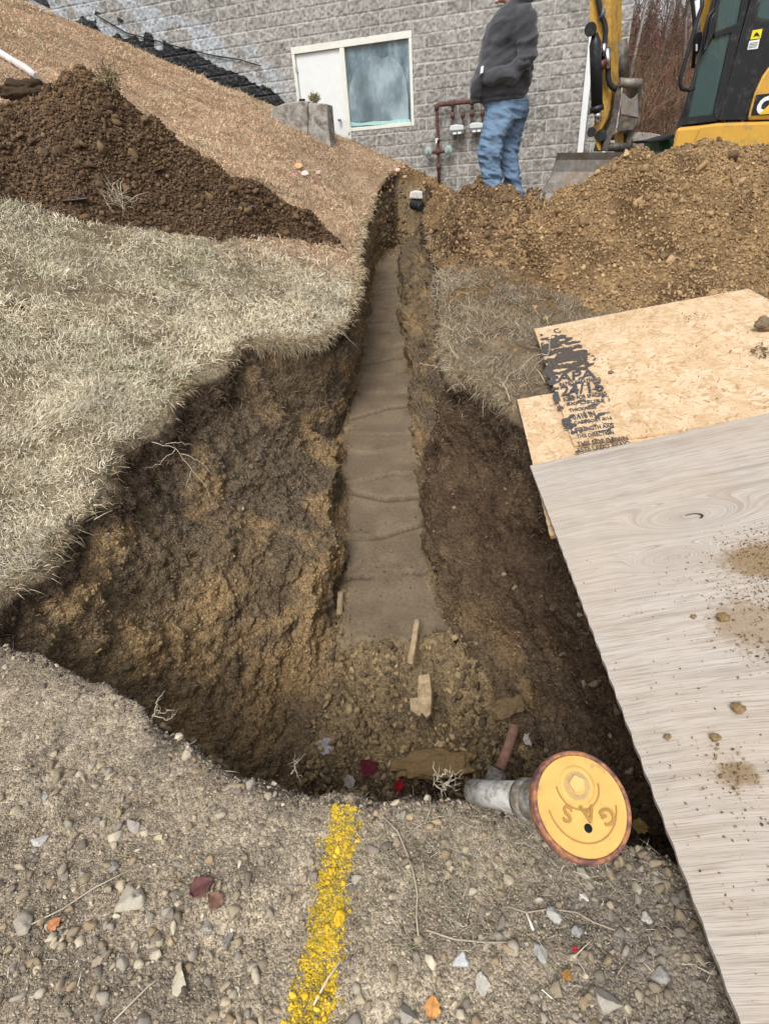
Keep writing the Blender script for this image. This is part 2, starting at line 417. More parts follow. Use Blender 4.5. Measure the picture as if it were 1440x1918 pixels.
    # yellow marking paint soaked into the gravel is built separately
    idx = np.arange(nr * nc).reshape(nr, nc)
    Q = np.stack([idx[:-1, :-1], idx[:-1, 1:], idx[1:, 1:], idx[1:, :-1]], -1).reshape(-1, 4)
    fd = dep[Q].mean(1); fb = bed[Q].mean(1)
    fp = pt[Q].max(1)
    kb = fb > .5; kw = (~kb) & (fd > .04); kg = ~(kb | kw)
    def sub(name, mask, lab):
        q = Q[mask]; u, inv = np.unique(q, return_inverse=True)
        o = mesh_np(name, flat[u], inv.reshape(-1, 4), {'ground': M_gravelly, 'trench_wall': M_crumb}.get(name, M_earth), col=col[u], smooth=True)
        o['kind'] = 'structure'
        return o
    sub('ground', kg, ''); sub('trench_wall', kw, ''); sub('trench_floor', kb, '')
    return flat, col, Q, pt, dep, bed
LAND = build_land()
LV, LC, LQ, LP, LD, LB = LAND

# far ground sheet
def build_far():
    xs = np.concatenate([[-400, -150, -60, -30, -15, -9], np.arange(-8, 14, .5), [16, 22, 40, 90, 200, 400]])
    ys_ = np.concatenate([np.arange(13.0, 30, .5), [34, 45, 70, 120, 250, 500]])
    X, Y = np.meshgrid(xs, ys_); x, y = X.ravel(), Y.ravel()
    z = base(x, y) - .06
    bank = sstep(15, 24, y) * 3.2 * sstep(1, 5, x) + sstep(24, 60, y) * 3
    z = z + bank + .12 * fbm(P3(x, y), .6, 3, 5) - .05
    n = fbm(P3(x, y), .8, 4, 6)
    col = np.array([.26, .21, .12])[None] * (1 + .3 * n[:, None])
    idx = np.arange(len(x)).reshape(X.shape)
    Q = np.stack([idx[:-1, :-1], idx[:-1, 1:], idx[1:, 1:], idx[1:, :-1]], -1).reshape(-1, 4)
    o = mesh_np('hillside_bank', P3(x, y, z), Q, M_soilfar, col=col, smooth=True); o['kind'] = 'structure'
    # sheet behind and beside the camera
    V = []; 
    xs = np.array([-400, -60, -12.0]); 
    q = [(-400, -300), (400, -300), (400, -1.95), (-400, -1.95)]
    V = np.array([[a, b, -.04] for a, b in q]); 
    o = mesh_np('ground', V, np.array([[0, 1, 2, 3]]), M_soilfar, col=np.array([[.3, .24, .17]] * 4)); o['kind'] = 'structure'
    V = np.array([[14.5, -1.95, -.05], [400, -1.95, -.05], [400, 13, .3], [14.5, 13, .3]])
    o = mesh_np('ground', V, np.array([[0, 1, 2, 3]]), M_soilfar, col=np.array([[.25, .19, .12]] * 4)); o['kind'] = 'structure'
    def bankz(px, py):
        b = sstep(15, 24, np.array([py])) * 3.2 * sstep(1, 5, np.array([px])) + sstep(24, 60, np.array([py])) * 3
        return float((base(np.array([px]), np.array([py])) - .1 + b)[0])
    return bankz
BANKZ = build_far()
# ------------------------------------------------------------------ scatter helpers
def ico(level):
    bm = bmesh.new(); bmesh.ops.create_icosphere(bm, subdivisions=level, radius=1)
    V = np.array([v.co[:] for v in bm.verts]); F = np.array([[v.index for v in f.verts] for f in bm.faces]); bm.free()
    return V, F
def rock_protos(level, n, seed, rough=.42, angular=.62):
    V, F = ico(level); out = []
    for i in range(n):
        d = V.copy(); r = 1 + rough * fbm(V + 31 * i, 1.1, 3, seed + i) + (.20 * fbm(V + 7 * i, 3.2, 3, seed + 60 + i) if level > 1 else 0)
        d = d * r[:, None]
        for k in range(9):     # cut flat facets
            nn = RNG.normal(size=3); nn /= np.linalg.norm(nn); lim = .36 + .42 * RNG.random()
            s_ = d @ nn; d -= np.outer(np.clip(s_ - lim, 0, None) * angular * 1.6, nn)
        out.append((d, F))
    return out
def rand_rot(n, flat=1.0):
    q = RNG.normal(size=(n, 4)); q[:, 1:3] *= flat; q /= np.linalg.norm(q, axis=1)[:, None]
    w_, x, y, z = q.T
    return np.stack([1 - 2 * (y * y + z * z), 2 * (x * y - z * w_), 2 * (x * z + y * w_), 2 * (x * y + z * w_), 1 - 2 * (x * x + z * z), 2 * (y * z - x * w_), 2 * (x * z - y * w_), 2 * (y * z + x * w_), 1 - 2 * (x * x + y * y)], 1).reshape(-1, 3, 3)
PR = {1: rock_protos(1, 6, 300), 2: rock_protos(2, 6, 320), 3: rock_protos(3, 8, 340), 5: rock_protos(5, 3, 360)}
def rocks_mesh(pos, size, col, level=1, squash=.62, flat=.5):
    n = len(pos); R = rand_rot(n, flat); sc_ = np.stack([size * RNG.uniform(.75, 1.25, n), size * RNG.uniform(.7, 1.1, n), size * squash * RNG.uniform(.7, 1.2, n)], 1)
    pid = RNG.integers(0, len(PR[level]), n); VV, FF, CC = [], [], []; off = 0
    for k, (V, F) in enumerate(PR[level]):
        m = np.where(pid == k)[0]
        if not len(m): continue
        v = np.einsum('nij,nvj->nvi', R[m], V[None] * sc_[m][:, None, :]) + pos[m][:, None, :]
        VV.append(v.reshape(-1, 3)); FF.append((F[None] + (np.arange(len(m)) * len(V))[:, None, None]).reshape(-1, 3) + off)
        CC.append(np.repeat(col[m], len(V), 0)); off += len(m) * len(V)
    return np.concatenate(VV), np.concatenate(FF), np.concatenate(CC)
def rocks(name, pos, size, col, mat, level=1, parent=None, **k):
    V, F, C = rocks_mesh(pos, size, col, level, **k)
    return mesh_np(name, V, F, mat, parent, col=C, smooth=False)
def sample(V, Q, wt, n):
    a, b, c, d = V[Q[:, 0]], V[Q[:, 1]], V[Q[:, 2]], V[Q[:, 3]]
    nn = np.cross(c - a, d - b); ar = np.linalg.norm(nn, axis=1) / 2; nn = nn / (2 * ar[:, None] + 1e-12)
    p = ar * wt; p = p / p.sum(); i = RNG.choice(len(Q), n, p=p)
    u, v = RNG.random((2, n, 1))
    P = (a[i] * (1 - u) + b[i] * u) * (1 - v) + (d[i] * (1 - u) + c[i] * u) * v
    return P, nn[i], i
def blades(pos, nrm, L, W, col, tilt=.8, droop=.5, bias=None):
    n = len(pos); t = RNG.normal(size=(n, 3)); 
    if bias is not None: t = t + bias
    d = nrm + t * tilt; d /= np.linalg.norm(d, axis=1)[:, None]
    side = np.cross(d, RNG.normal(size=(n, 3))); side /= np.linalg.norm(side, axis=1)[:, None]
    bend = RNG.normal(size=(n, 3)) * .4; bend[:, 2] -= droop
    p1 = pos + d * (L * .5)[:, None]; d2 = d + bend * .8; d2 /= np.linalg.norm(d2, axis=1)[:, None]
    p2 = p1 + d2 * (L * .5)[:, None]
    w_ = (W / 2)[:, None]
    V = np.stack([pos - side * w_, pos + side * w_, p1 + side * w_ * .8, p1 - side * w_ * .8, p2], 1).reshape(-1, 3)
    o = (np.arange(n) * 5)[:, None]
    Fq = o + np.array([0, 1, 2, 3]); Ft = o + np.array([3, 2, 4])
    return V, Fq, Ft, np.repeat(col, 5, 0)
def grass(name, *a, label=None, mat=None, kind='stuff', **k):
    V, Fq, Ft, C = blades(*a, **k)
    o = mesh_np(name, V, [Fq, Ft], mat or M_grass, col=C)
    if kind: o['kind'] = kind
    return o
def surf(px, py, Sf=S):
    """point where the ray of photo pixel meets the natural surface"""
    d = ray(px, py); t = .2
    for _ in range(4000):
        P = EYEP + d * t
        if P[2] < float(Sf(np.array([P[0]]), np.array([P[1]]))[0]): return P
        t += .004 + t * .002
    return P
def Z_at(x, y): return float(S(np.array([x]), np.array([y]))[0])
def pal(n, cols, jit=.12):
    cols = np.array(cols, float); c = cols[RNG.integers(0, len(cols), n)]
    return np.clip(c * (1 + RNG.normal(size=(n, 1)) * jit), .01, .95)

# ------------------------------------------------------------------ soil heaps
def heap(name, crest, base_px, color_fn, back=.9, res=.022, seed=1, lumps=.05, xpad=.4, power=.85, fine=.02, clip_trench=False):
    cr = np.array([aty(a, b, Y) for a, b, Y in crest]); bs = np.array([surf(a, b) for a, b in base_px])
    cr = cr[np.argsort(cr[:, 0])]; bs = bs[np.argsort(bs[:, 0])]
    x0, x1 = cr[0, 0] - xpad, cr[-1, 0] + xpad
    y0 = min(bs[:, 1].min(), cr[:, 1].min()) - .4; y1 = cr[:, 1].max() + 1.6
    X, Y = np.meshgrid(np.arange(x0, x1, res), np.arange(y0, y1, res)); x, y = X.ravel(), Y.ravel()
    G = S(x, y)
    wob = .06 * fbm(P3(x, y), 1.5, 3, seed)
    yc = np.interp(x, cr[:, 0], cr[:, 1]) + wob; zc = np.interp(x + .05 * fbm(P3(x, y), 3, 3, seed + 9), cr[:, 0], cr[:, 2])
    yb = np.interp(x, bs[:, 0], bs[:, 1]) + .08 * fbm(P3(x, y * 0), 2.5, 3, seed + 3)
    yb = np.minimum(yb, yc - .15)
    t = np.clip((yc - y) / (yc - yb), -9, 60)
    gb = S(x, yb)
    front = zc + (gb - zc) * np.sign(t) * np.abs(t) ** power
    behind = zc - (y - yc) * back
    Z = np.where(y < yc, front, behind)
    Z -= np.clip(cr[0, 0] + .12 - x, 0, 9) * 1.0 + np.clip(x - cr[-1, 0], 0, 9) * 1.0
    if clip_trench: Z = np.minimum(Z, G + (x - xr(y) - .02 * vn(P3(y * 5, y * 0), 77)) * 1.3 + .02); Z = np.where(x < xr(y) - .01, G - .2, Z)
    hgt = np.clip(Z - G, 0, .3) / .3
    P = P3(x, y, Z); c1, c2, cv = cell(P, 9, seed + 5); d1, d2, dv = cell(P, 22, seed + 6)
    Z = Z + hgt * (lumps * fbm(P, 3, 4, seed) + fine * fbm(P, 14, 3, seed + 1) + .022 * np.clip(.55 - c1, -.1, 1) + .014 * np.clip(.55 - d1, -.1, 1))
    Z = np.where(Z < G - .05, G - .05, Z)
    V = P3(x, y, Z); col = color_fn(V, cv, seed)
    idx = np.arange(len(x)).reshape(X.shape)
    Q = np.stack([idx[:-1, :-1], idx[:-1, 1:], idx[1:, 1:], idx[1:, :-1]], -1).reshape(-1, 4)
    up = (Z - G) > -.03; Q = Q[up[Q].any(1)]
    u, inv = np.unique(Q, return_inverse=True); Q = inv.reshape(-1, 4)
    o = mesh_np(name, V[u], Q, M_heap, col=col[u], smooth=True)
    return o, V[u], Q, (Z - G)[u]
def c_brown(V, cv, s):
    n = fbm(V, 2, 4, s + 50)[:, None]; m = fbm(V, 9, 3, s + 51)[:, None]
    c = np.array([.34, .225, .115]) * (1 + .35 * n + .25 * m)
    return np.clip(lerp(c, np.array([.10, .06, .03]), sstep(.25, .8, -n + m * .4) * .7), .02, .6)
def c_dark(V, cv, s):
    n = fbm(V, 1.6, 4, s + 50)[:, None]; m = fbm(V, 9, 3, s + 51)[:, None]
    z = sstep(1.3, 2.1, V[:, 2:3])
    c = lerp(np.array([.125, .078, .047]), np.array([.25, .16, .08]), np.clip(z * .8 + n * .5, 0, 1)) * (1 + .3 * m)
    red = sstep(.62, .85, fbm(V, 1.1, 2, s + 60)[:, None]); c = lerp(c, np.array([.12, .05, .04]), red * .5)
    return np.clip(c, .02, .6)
def c_mid(V, cv, s):
    c = c_brown(V, cv, s); d = sstep(-.2, .5, fbm(V, 3, 3, 77))[:, None]
    return lerp(c, np.array([.15, .10, .06]), d * .75)
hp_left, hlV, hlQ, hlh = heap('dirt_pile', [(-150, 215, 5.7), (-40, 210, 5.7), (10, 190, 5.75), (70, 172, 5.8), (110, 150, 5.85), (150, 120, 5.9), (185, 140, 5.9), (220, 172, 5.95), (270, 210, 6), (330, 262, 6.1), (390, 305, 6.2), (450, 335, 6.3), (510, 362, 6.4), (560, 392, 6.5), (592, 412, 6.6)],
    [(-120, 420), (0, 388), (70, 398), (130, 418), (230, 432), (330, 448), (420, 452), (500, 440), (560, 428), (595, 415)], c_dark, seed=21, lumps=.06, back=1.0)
tag(hp_left, 'dark brown peaked heap of dug soil lying on the straw-coloured grass slope at left', 'dirt pile', 'heaps of dug soil along the trench')
hp_right, hrV, hrQ, hrh = heap('dirt_pile', [(948, 450, 6.2), (985, 418, 6.2), (1025, 385, 6.2), (1047, 354, 6.2), (1085, 342, 6.2), (1140, 300, 6.2), (1170, 280, 6.2), (1200, 268, 6.2), (1235, 286, 6.2), (1270, 280, 6.2), (1315, 264, 6.2), (1363, 270, 6.2), (1388, 288, 6.2), (1440, 270, 6.2), (1520, 262, 6.2), (1620, 300, 6.2)],
    [(945, 462), (975, 500), (1010, 540), (1060, 565), (1110, 585), (1150, 592), (1230, 580), (1330, 560), (1440, 545), (1600, 530)], c_brown, seed=41, lumps=.07, back=1.0, power=1.0)
tag(hp_right, 'big light brown heap of crumbly soil behind the chipboard sheet at right', 'dirt pile', 'heaps of dug soil along the trench')
hp_mid, hmV, hmQ, hmh = heap('dirt_pile', [(800, 392, 7.2), (812, 352, 7.2), (842, 326, 7.2), (883, 306, 7.2), (905, 335, 6.8), (937, 332, 6.7), (979, 356, 6.7), (1004, 350, 6.8), (1015, 385, 6.6), (1060, 440, 6.5)],
    [(808, 440), (822, 470), (855, 515), (900, 525), (950, 510), (1010, 510), (1060, 520)], c_mid, seed=61, lumps=.08, back=.9, clip_trench=True, power=.75)
tag(hp_mid, 'low uneven brown soil mound at the trench edge that the standing man is on', 'dirt pile', 'heaps of dug soil along the trench')
def crumbs(V, Q, h, n, smin, smax, cols, parent, name='loose_clods', hmin=.01, level=1, powr=2.6, weight=None):
    wt = (h[Q].mean(1) > hmin) * 1.0
    if weight is not None: wt = wt * weight(V[Q].mean(1))
    P, N, i = sample(V, Q, wt, n)
    s = smin + (smax - smin) * RNG.random(n) ** powr
    P = P + N * (s * .25)[:, None]
    o = rocks(name, P, s, pal(n, cols, .18), M_earth, level, parent)
    return o
BR = [(.33, .22, .115), (.30, .195, .10), (.36, .245, .13), (.26, .17, .09), (.39, .27, .15), (.22, .145, .08)]
DK = [(.125, .08, .048), (.10, .062, .038), (.15, .098, .055), (.13, .085, .052), (.17, .115, .065), (.09, .06, .04)]
for hp, V_, Q_, h_, n1, n2, cc in ((hp_right, hrV, hrQ, hrh, 26000, 380, BR), (hp_mid, hmV, hmQ, hmh, 9000, 320, BR[3:] + DK[:3]), (hp_left, hlV, hlQ, hlh, 22000, 420, DK)):
    o = crumbs(V_, Q_, h_, n1, .006, .028, cc, hp, powr=2.0); o['kind'] = 'stuff'
    o = crumbs(V_, Q_, h_, n2, .025, .07, cc, hp, name='soil_lumps', level=2, powr=3); o['kind'] = 'stuff'

# ------------------------------------------------------------------ loose ground cover made of countless pieces
QC = LV[LQ].mean(1); qx, qy = QC[:, 0], QC[:, 1]; qd = LD[LQ].mean(1); qb = LB[LQ].mean(1); qp = LP[LQ].max(1)
vis = (np.abs(qx) < .35 + .85 * (qy + .25))
fore = (qd < .03) & (qy < 1.45) & (qy > .12) & (np.abs(qx) < 1.6)
def in_yellow(x, y):
    # centre line of the sprayed stripe, from (655,1530) to (590,1918) in the photo
    a = np.array([-.14, .635]); b = np.array([-.235, .27]);
    c = np.interp(y, [-.2, .27, .40, .52, .62, .7], [-.205, -.190, -.168, -.152, -.134, -.13])
    return (np.abs(x - c + .012 * vn(P3(x * 60, y * 60), 5) + .008 * vn(P3(x * 190, y * 190), 15)) < np.interp(y, [.27, .62], [.040, .030]) + .006 * vn(P3(y * 22, y * 0), 6)) & (y < .655 + .01 * vn(P3(x * 120, y * 0), 16))
GR = [(.37, .305, .215), (.31, .25, .175), (.42, .355, .26), (.25, .205, .15), (.34, .28, .195), (.28, .25, .21), (.48, .42, .32), (.33, .25, .16), (.20, .17, .14), (.35, .31, .25)]
def gravel_layer(n, smin, smax, level, powr, seed, name):
    dens = fore * (.5 + .5 * sstep(-.1, .35, fbm(QC, 4, 3, seed)))
    P, N, i = sample(LV, LQ, dens * (1 / (0.3 + qy ** 2)), n)
    s = smin + (smax - smin) * RNG.random(n) ** powr
    P = P + N * (s * .12)[:, None]
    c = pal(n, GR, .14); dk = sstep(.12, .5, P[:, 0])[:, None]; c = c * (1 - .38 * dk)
    keep = ~in_yellow(P[:, 0], P[:, 1])
    return P, s, c, keep
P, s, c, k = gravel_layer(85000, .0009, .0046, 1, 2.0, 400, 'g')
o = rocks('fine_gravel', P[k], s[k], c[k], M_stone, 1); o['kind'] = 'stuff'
yP, ys_, = P[~k], s[~k]
P, s, c, k = gravel_layer(8500, .0032, .0160, 2, 3.6, 410, 'g')
o = rocks('gravel', P[k], s[k], c[k], M_stone, 2); o['kind'] = 'stuff'
# yellow sprayed marking line: a crust that follows the ground, with its painted grit
M_yel = mat_earth('marking_paint', 80, 300, .72, 1.18, .8, .004, .7); M_yelg = mat_gravelly('sprayed_grit', (130, 260, 500), .4, 1.4, .004, .75)
xs = np.arange(-.34, -.06, .002); yy = np.arange(-.05, .67, .002); X, Y = np.meshgrid(xs, yy); x, y = X.ravel(), Y.ravel()
from mathutils.bvhtree import BVHTree
_m = (qy < 6.8) & (np.abs(qx) < 4.5)
_q = LQ[_m]; _u, _inv = np.unique(_q, return_inverse=True)
BVH = BVHTree.FromPolygons(LV[_u].tolist(), _inv.reshape(-1, 4).tolist())
def ground_z(x, y, d=None):
    h = BVH.ray_cast(Vector((x, y, 3)), Vector((0, 0, -1)))
    return h[0].z if h[0] is not None else (Z_at(x, y) if d is None else d)
z = np.array([ground_z(a, b) for a, b in zip(x, y)]) + .0012 + .0008 * vn(P3(x * 180, y * 180), 8)
idx = np.arange(len(x)).reshape(X.shape); Q = np.stack([idx[:-1, :-1], idx[:-1, 1:], idx[1:, 1:], idx[1:, :-1]], -1).reshape(-1, 4)
holes = fbm(P3(x, y), 110, 3, 12) + .25 * fbm(P3(x, y), 22, 2, 14)
_c = np.interp(y, [-.2, .27, .40, .52, .62, .7], [-.205, -.190, -.168, -.152, -.134, -.13]); _e = np.abs(x - _c) / np.interp(y, [.27, .62], [.040, .030])
mk = in_yellow(x, y) & (holes < .75 - .75 * sstep(.45, 1.0, _e)); Q = Q[mk[Q].all(1)]; u, inv = np.unique(Q, return_inverse=True)
yc = np.array([.60, .41, .035]) * (1 + .25 * fbm(P3(x, y), 20, 3, 13)[:, None]) 
yc = lerp(yc, np.array([.30, .23, .07]), sstep(-.1, .3, holes)[:, None])
line = mesh_np('paint_line', P3(x, y, z)[u], inv.reshape(-1, 4), M_yelg, col=yc[u], smooth=True)
tag(line, 'yellow sprayed utility marking line across the gravel in the foreground', 'paint line')
_yq = in_yellow(qx, qy) & fore
P, N, i = sample(LV, LQ, _yq * 1.0, 8000); _e = np.abs(P[:, 0] - np.interp(P[:, 1], [-.2, .27, .40, .52, .62, .7], [-.205, -.190, -.168, -.152, -.134, -.13])) / .036
P += RNG.normal(size=P.shape) * np.array([.004, .002, 0]); k = RNG.random(8000) > sstep(.5, 1.15, _e) * .8; P = P[k]
yP = np.concatenate([yP, P]); ys_ = np.concatenate([ys_, .0009 + .0034 * RNG.random(len(P)) ** 2])
n = len(yP); o = rocks('painted_grit', yP, ys_ * 1.15, pal(n, [(.60, .41, .04), (.50, .35, .04), (.68, .48, .06), (.36, .27, .06), (.30, .25, .12)], .12), M_yel, 1, line); o['kind'] = 'stuff'
P, s, c, k = gravel_layer(9000, .003, .010, 2, 2.4, 430, 'g'); P, s = P[~k][:230], s[~k][:230]
o = rocks('painted_stones', P, s, pal(len(P), [(.68, .43, .03), (.60, .38, .03), (.76, .52, .06)], .08), M_yel, 2, line); o['kind'] = 'stuff'

# clods in the pit and on its walls
pitq = (qd > .06) & (qb < .4) & vis & (qy < 7)
loose = pitq & (qp == 2) & (qy < 2.25) & (qy > .8)
P, N, i = sample(LV, LQ, loose * (.3 + sstep(1.9, 1.3, qy)), 9000); s = .004 + .030 * RNG.random(9000) ** 3.0
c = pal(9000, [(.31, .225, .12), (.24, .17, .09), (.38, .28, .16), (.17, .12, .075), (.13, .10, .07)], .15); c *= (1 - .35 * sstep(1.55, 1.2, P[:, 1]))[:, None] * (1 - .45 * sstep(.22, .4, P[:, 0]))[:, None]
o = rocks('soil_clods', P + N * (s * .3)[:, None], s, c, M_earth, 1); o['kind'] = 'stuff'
P, N, i = sample(LV, LQ, (pitq & (qp != 2)) * (1 / (.5 + qy)), 30000); s = .003 + .013 * RNG.random(30000) ** 3
base_c = LC[LQ[i, 0]]
o = rocks('wall_crumbs', P + N * (s * .05)[:, None], s, np.clip(base_c * RNG.uniform(.75, 1.3, (30000, 1)), .02, .6), M_earth, 1); o['kind'] = 'stuff'
# crumbs along the foot of the sand bedding
footq = (qb > .3) & (qb < .999) & (qy < 6)
P, N, i = sample(LV, LQ, footq * 1.0, 1500); s = .003 + .012 * RNG.random(1500) ** 3
o = rocks('bedding_crumbs', P, s, pal(1500, [(.2, .15, .09), (.15, .11, .07), (.24, .17, .1)]), M_earth, 1); o['kind'] = 'stuff'
# dark crumbly crust along the front rim and soil at the blocked end of the trench
_rd = yfront(qx) - qy
P, N, i = sample(LV, LQ, ((_rd > -.02) & (_rd < .035) & (qd < .08) & (qx < .5) & (qx > -1.3)) * 1.0, 3800); s = .0015 + .010 * RNG.random(3800) ** 3
o = rocks('rim_crumbs', P, s, pal(3800, [(.07, .055, .045), (.10, .08, .065), (.16, .13, .10), (.05, .04, .035), (.25, .21, .16)]), M_earth, 1); o['kind'] = 'stuff'
P, N, i = sample(LV, LQ, ((qy > 10.8) & (qx > xl(qy) + .02) & (qx < 3.2) & (qp >= 1)) * 1.0, 2500); s = .012 + .06 * RNG.random(2500) ** 3
o = rocks('spilled_soil', P, s, pal(2500, BR + DK[:3]), M_earth, 1); o['kind'] = 'stuff'
P, N, i = sample(LV, LQ, ((qb > .98) & (qy < 8)) * (.15 + sstep(.1, .5, fbm(QC, 4, 3, 555))), 1600); s = .002 + .012 * RNG.random(1600) ** 3
o = rocks('bedding_crumbs', P, s, pal(1600, [(.17, .13, .085), (.12, .09, .06), (.21, .16, .11)]), M_earth, 1); o['kind'] = 'stuff'
# spilled soil over the right bank and round the gas box
rb = (qd < .05) & (qp >= 3) & (qy > 1.9) & (qy < 11) & (qx < 4.5)
P, N, i = sample(LV, LQ, rb * 1.0 * (.25 + sstep(3.8, 5.0, qy)), 12000); s = .006 + .035 * RNG.random(12000) ** 3
o = rocks('spilled_soil', P, s, pal(12000, BR + DK[:3]), M_earth, 1); o['kind'] = 'stuff'

# ------------------------------------------------------------------ grass
def lawnw():
    ox = xl(qy) - qx
    w_ = (qd < .035) & (ox > -.01) & (qy > 1.14 + .0 * qx)
    edge = sstep(1.22, 1.42, qy + .08 * fbm(QC, 6, 2, 500))
    return w_ * edge
lw = lawnw() * 1.0
# keep the blades off the dark heap
_cx = np.array([surf(a, b) for a, b in [(-120, 420), (0, 388), (70, 398), (130, 418), (230, 432), (330, 448), (420, 452), (500, 440), (560, 428), (595, 415)]]); _cx = _cx[np.argsort(_cx[:, 0])]
onheap = (qx < -.35) & (qx > -5) & (qy > np.interp(qx, _cx[:, 0], _cx[:, 1]) + .04) & (qy < 6.5 + .2 * qx * 0)
lw = lw * np.where(onheap, .0, 1)
view = (qx > -(.55 + .86 * (qy + .3)))
def gcol(P, n):
    pale = np.array([[.70, .64, .50], [.82, .77, .64], [.60, .53, .38], [.42, .34, .22], [.76, .68, .51]])
    tan = np.array([[.58, .41, .27], [.64, .48, .33], [.42, .28, .17], [.50, .35, .22], [.68, .54, .40]])
    green = np.array([[.27, .31, .17], [.36, .39, .24]])
    t = sstep(4.8, 6.8, P[:, 1] + .5 * fbm(P, 1.2, 2, 510))
    a = pale[RNG.integers(0, 5, n)]; b = tan[RNG.integers(0, 5, n)]
    c = np.where((RNG.random(n) < t)[:, None], b, a)
    gp = sstep(.1, .8, fbm(P, 2.2, 3, 511)) * .22 + .01
    c = np.where((RNG.random(n) < gp)[:, None], green[RNG.integers(0, 2, n)], c)
    return c * (1 + .22 * fbm(P, 3, 3, 512))[:, None] * RNG.uniform(.85, 1.12, (n, 1))
UPN = np.array([0, 0, 1.0])
def tufts(P, k, spread):
    """k blades about each tuft centre"""
    n = len(P); Q = np.repeat(P, k, 0); Q[:, :2] += RNG.normal(size=(n * k, 2)) * spread; return Q
near = lw * view * (qy < 3.0); mid = lw * view * (qy >= 2.8) * (qy < 5.6); far = lw * view * (qy >= 5.2)
for wt, n, L0, W0, k in ((near, 72000, .034, .0022, 1.0), (mid, 80000, .042, .0034, 1.0), (far, 110000, .055, .0066, 1.0)):
    P, N, i = sample(LV, LQ, wt * (.25 + .75 * sstep(-.45, .05, fbm(QC, 5, 3, 526))) / (.6 + qy) ** (1.0), n)
    L = L0 * RNG.uniform(.4, 1.3, n) * (1 + .5 * sstep(.0, .5, fbm(P, 4, 2, 525))) * np.where(RNG.random(n) < .04, 1.8, 1.0)
    flow = np.stack([fbm(P, 5, 2, 520), fbm(P, 5, 2, 521), 0 * L], 1) * 1.6
    P[:, 2] += RNG.uniform(-.004, .016, n) + .012 * sstep(0, .5, fbm(P, 4, 2, 525))
    c = gcol(P, n)
    grass('grass', P, np.repeat(UPN[None], n, 0) * .55, L, W0 * RNG.uniform(.7, 1.3, n), c, tilt=.75, droop=.55, bias=flow)
# shaggy fringe over the rim of the trench and pit
def fringe(xf, y0, y1, n, side, L0, cols, out=.02, zoff=.0, name='rim_grass'):
    y = RNG.uniform(y0, y1, n) ; x = xf(y) + side * RNG.uniform(-.02, .07, n) * -1
    z = S(x, y) + zoff + RNG.uniform(-.05, .012, n)
    P = P3(x + side * out, y, z); L = L0 * RNG.uniform(.4, 1.6, n)
    cl = sstep(-.25, .3, fbm(P, 3.5, 2, 530)); keep = RNG.random(n) < .15 + .85 * cl; P, L = P[keep], L[keep]; m = len(P)
    b = np.stack([side * (.2 + .9 * RNG.random(m)), -.3 + .7 * vn(P * 9, 8), -.3 + .4 * RNG.normal(size=m)], 1)
    return grass(name, P, np.repeat(np.array([[side * .5, 0, .2]]), m, 0), L, .0020 * RNG.uniform(.6, 1.5, m) * (1 + .25 * P[:, 1]), pal(m, cols, .15), tilt=.85, droop=.9, bias=b)
ROOT = [(.24, .17, .10), (.34, .26, .17), (.16, .11, .07), (.42, .34, .24)]
PALE = [(.52, .45, .31), (.42, .34, .21), (.60, .53, .39), (.33, .25, .15)]
fringe(xl, 1.5, 4.3, 4600, 1, .055, PALE + ROOT[:3])
fringe(xl, 4.2, 11, 6500, 1, .07, PALE + [(.40, .28, .17)])
def roots_on(mask, n, L0, W0, cols, name='root_hairs'):
    P, N, i = sample(LV, LQ, mask * 1.0, n); L = L0 * RNG.uniform(.3, 1.7, n)
    sgn = np.where(LP[LQ[i, 0]] <= 1, 1.0, -1.0)
    nn = np.stack([sgn, np.full(n, -.2), np.full(n, .1)], 1)
    return grass(name, P, nn * .5, L, W0 * RNG.uniform(.6, 1.4, n), pal(n, cols, .15), tilt=.7, droop=.5)
stq = pitq & (qp != 2) & (qd > .1)
P, N, i = sample(LV, LQ, stq * 1.0 / (.5 + qy), 420); s = .006 + .022 * RNG.random(420) ** 2.5
o = rocks('wall_stones', P, s, pal(420, [(.20, .16, .11), (.16, .125, .085), (.25, .20, .14), (.12, .09, .065)]), M_stone, 2); o['kind'] = 'stuff'
roots_on((qd > .03) & (qd < .4) & (qp != 2) & (qy > 1.0) & (qy < 3.5) & vis, 4200, .032, .0010, ROOT)
roots_on((qd > .03) & (qd < .5) & (qp != 2) & (qy >= 3.2) & (qy < 9) & vis, 5200, .05, .0022, ROOT)
# straw on the right bank: a matted clump at the trench edge
def fringe_at(n, y0, y1, xf, bias, L0, cols):
    y = RNG.uniform(y0, y1, n); x = xf(y) + RNG.uniform(-.01, .05, n); P = P3(x, y, S(x, y) + RNG.uniform(-.04, .02, n)); L = L0 * RNG.uniform(.3, 1.6, n)
    return grass('rim_grass', P, np.repeat([[0, 0, .3]], n, 0), L, .0022 * RNG.uniform(.6, 1.5, n), pal(n, cols, .15), tilt=.5, droop=1.0, bias=np.array([bias]))
fringe_at(5200, 2.75, 3.6, xr, (-.5, -1.3, -.2), .085, PALE + ROOT[:3])
fringe_at(3000, 3.6, 4.6, xr, (-1.2, -.4, -.2), .07, PALE + ROOT[:3])
P = np.stack([RNG.uniform(-.84, -.30, 4200), np.zeros(4200), np.zeros(4200)], 1); P[:, 1] = np.interp(P[:, 0], [-.84, -.38, -.28], [3.9, 4.25, 4.6]) + RNG.uniform(-.03, .04, 4200); P[:, 2] = S(P[:, 0], P[:, 1]) + RNG.uniform(-.06, .015, 4200)
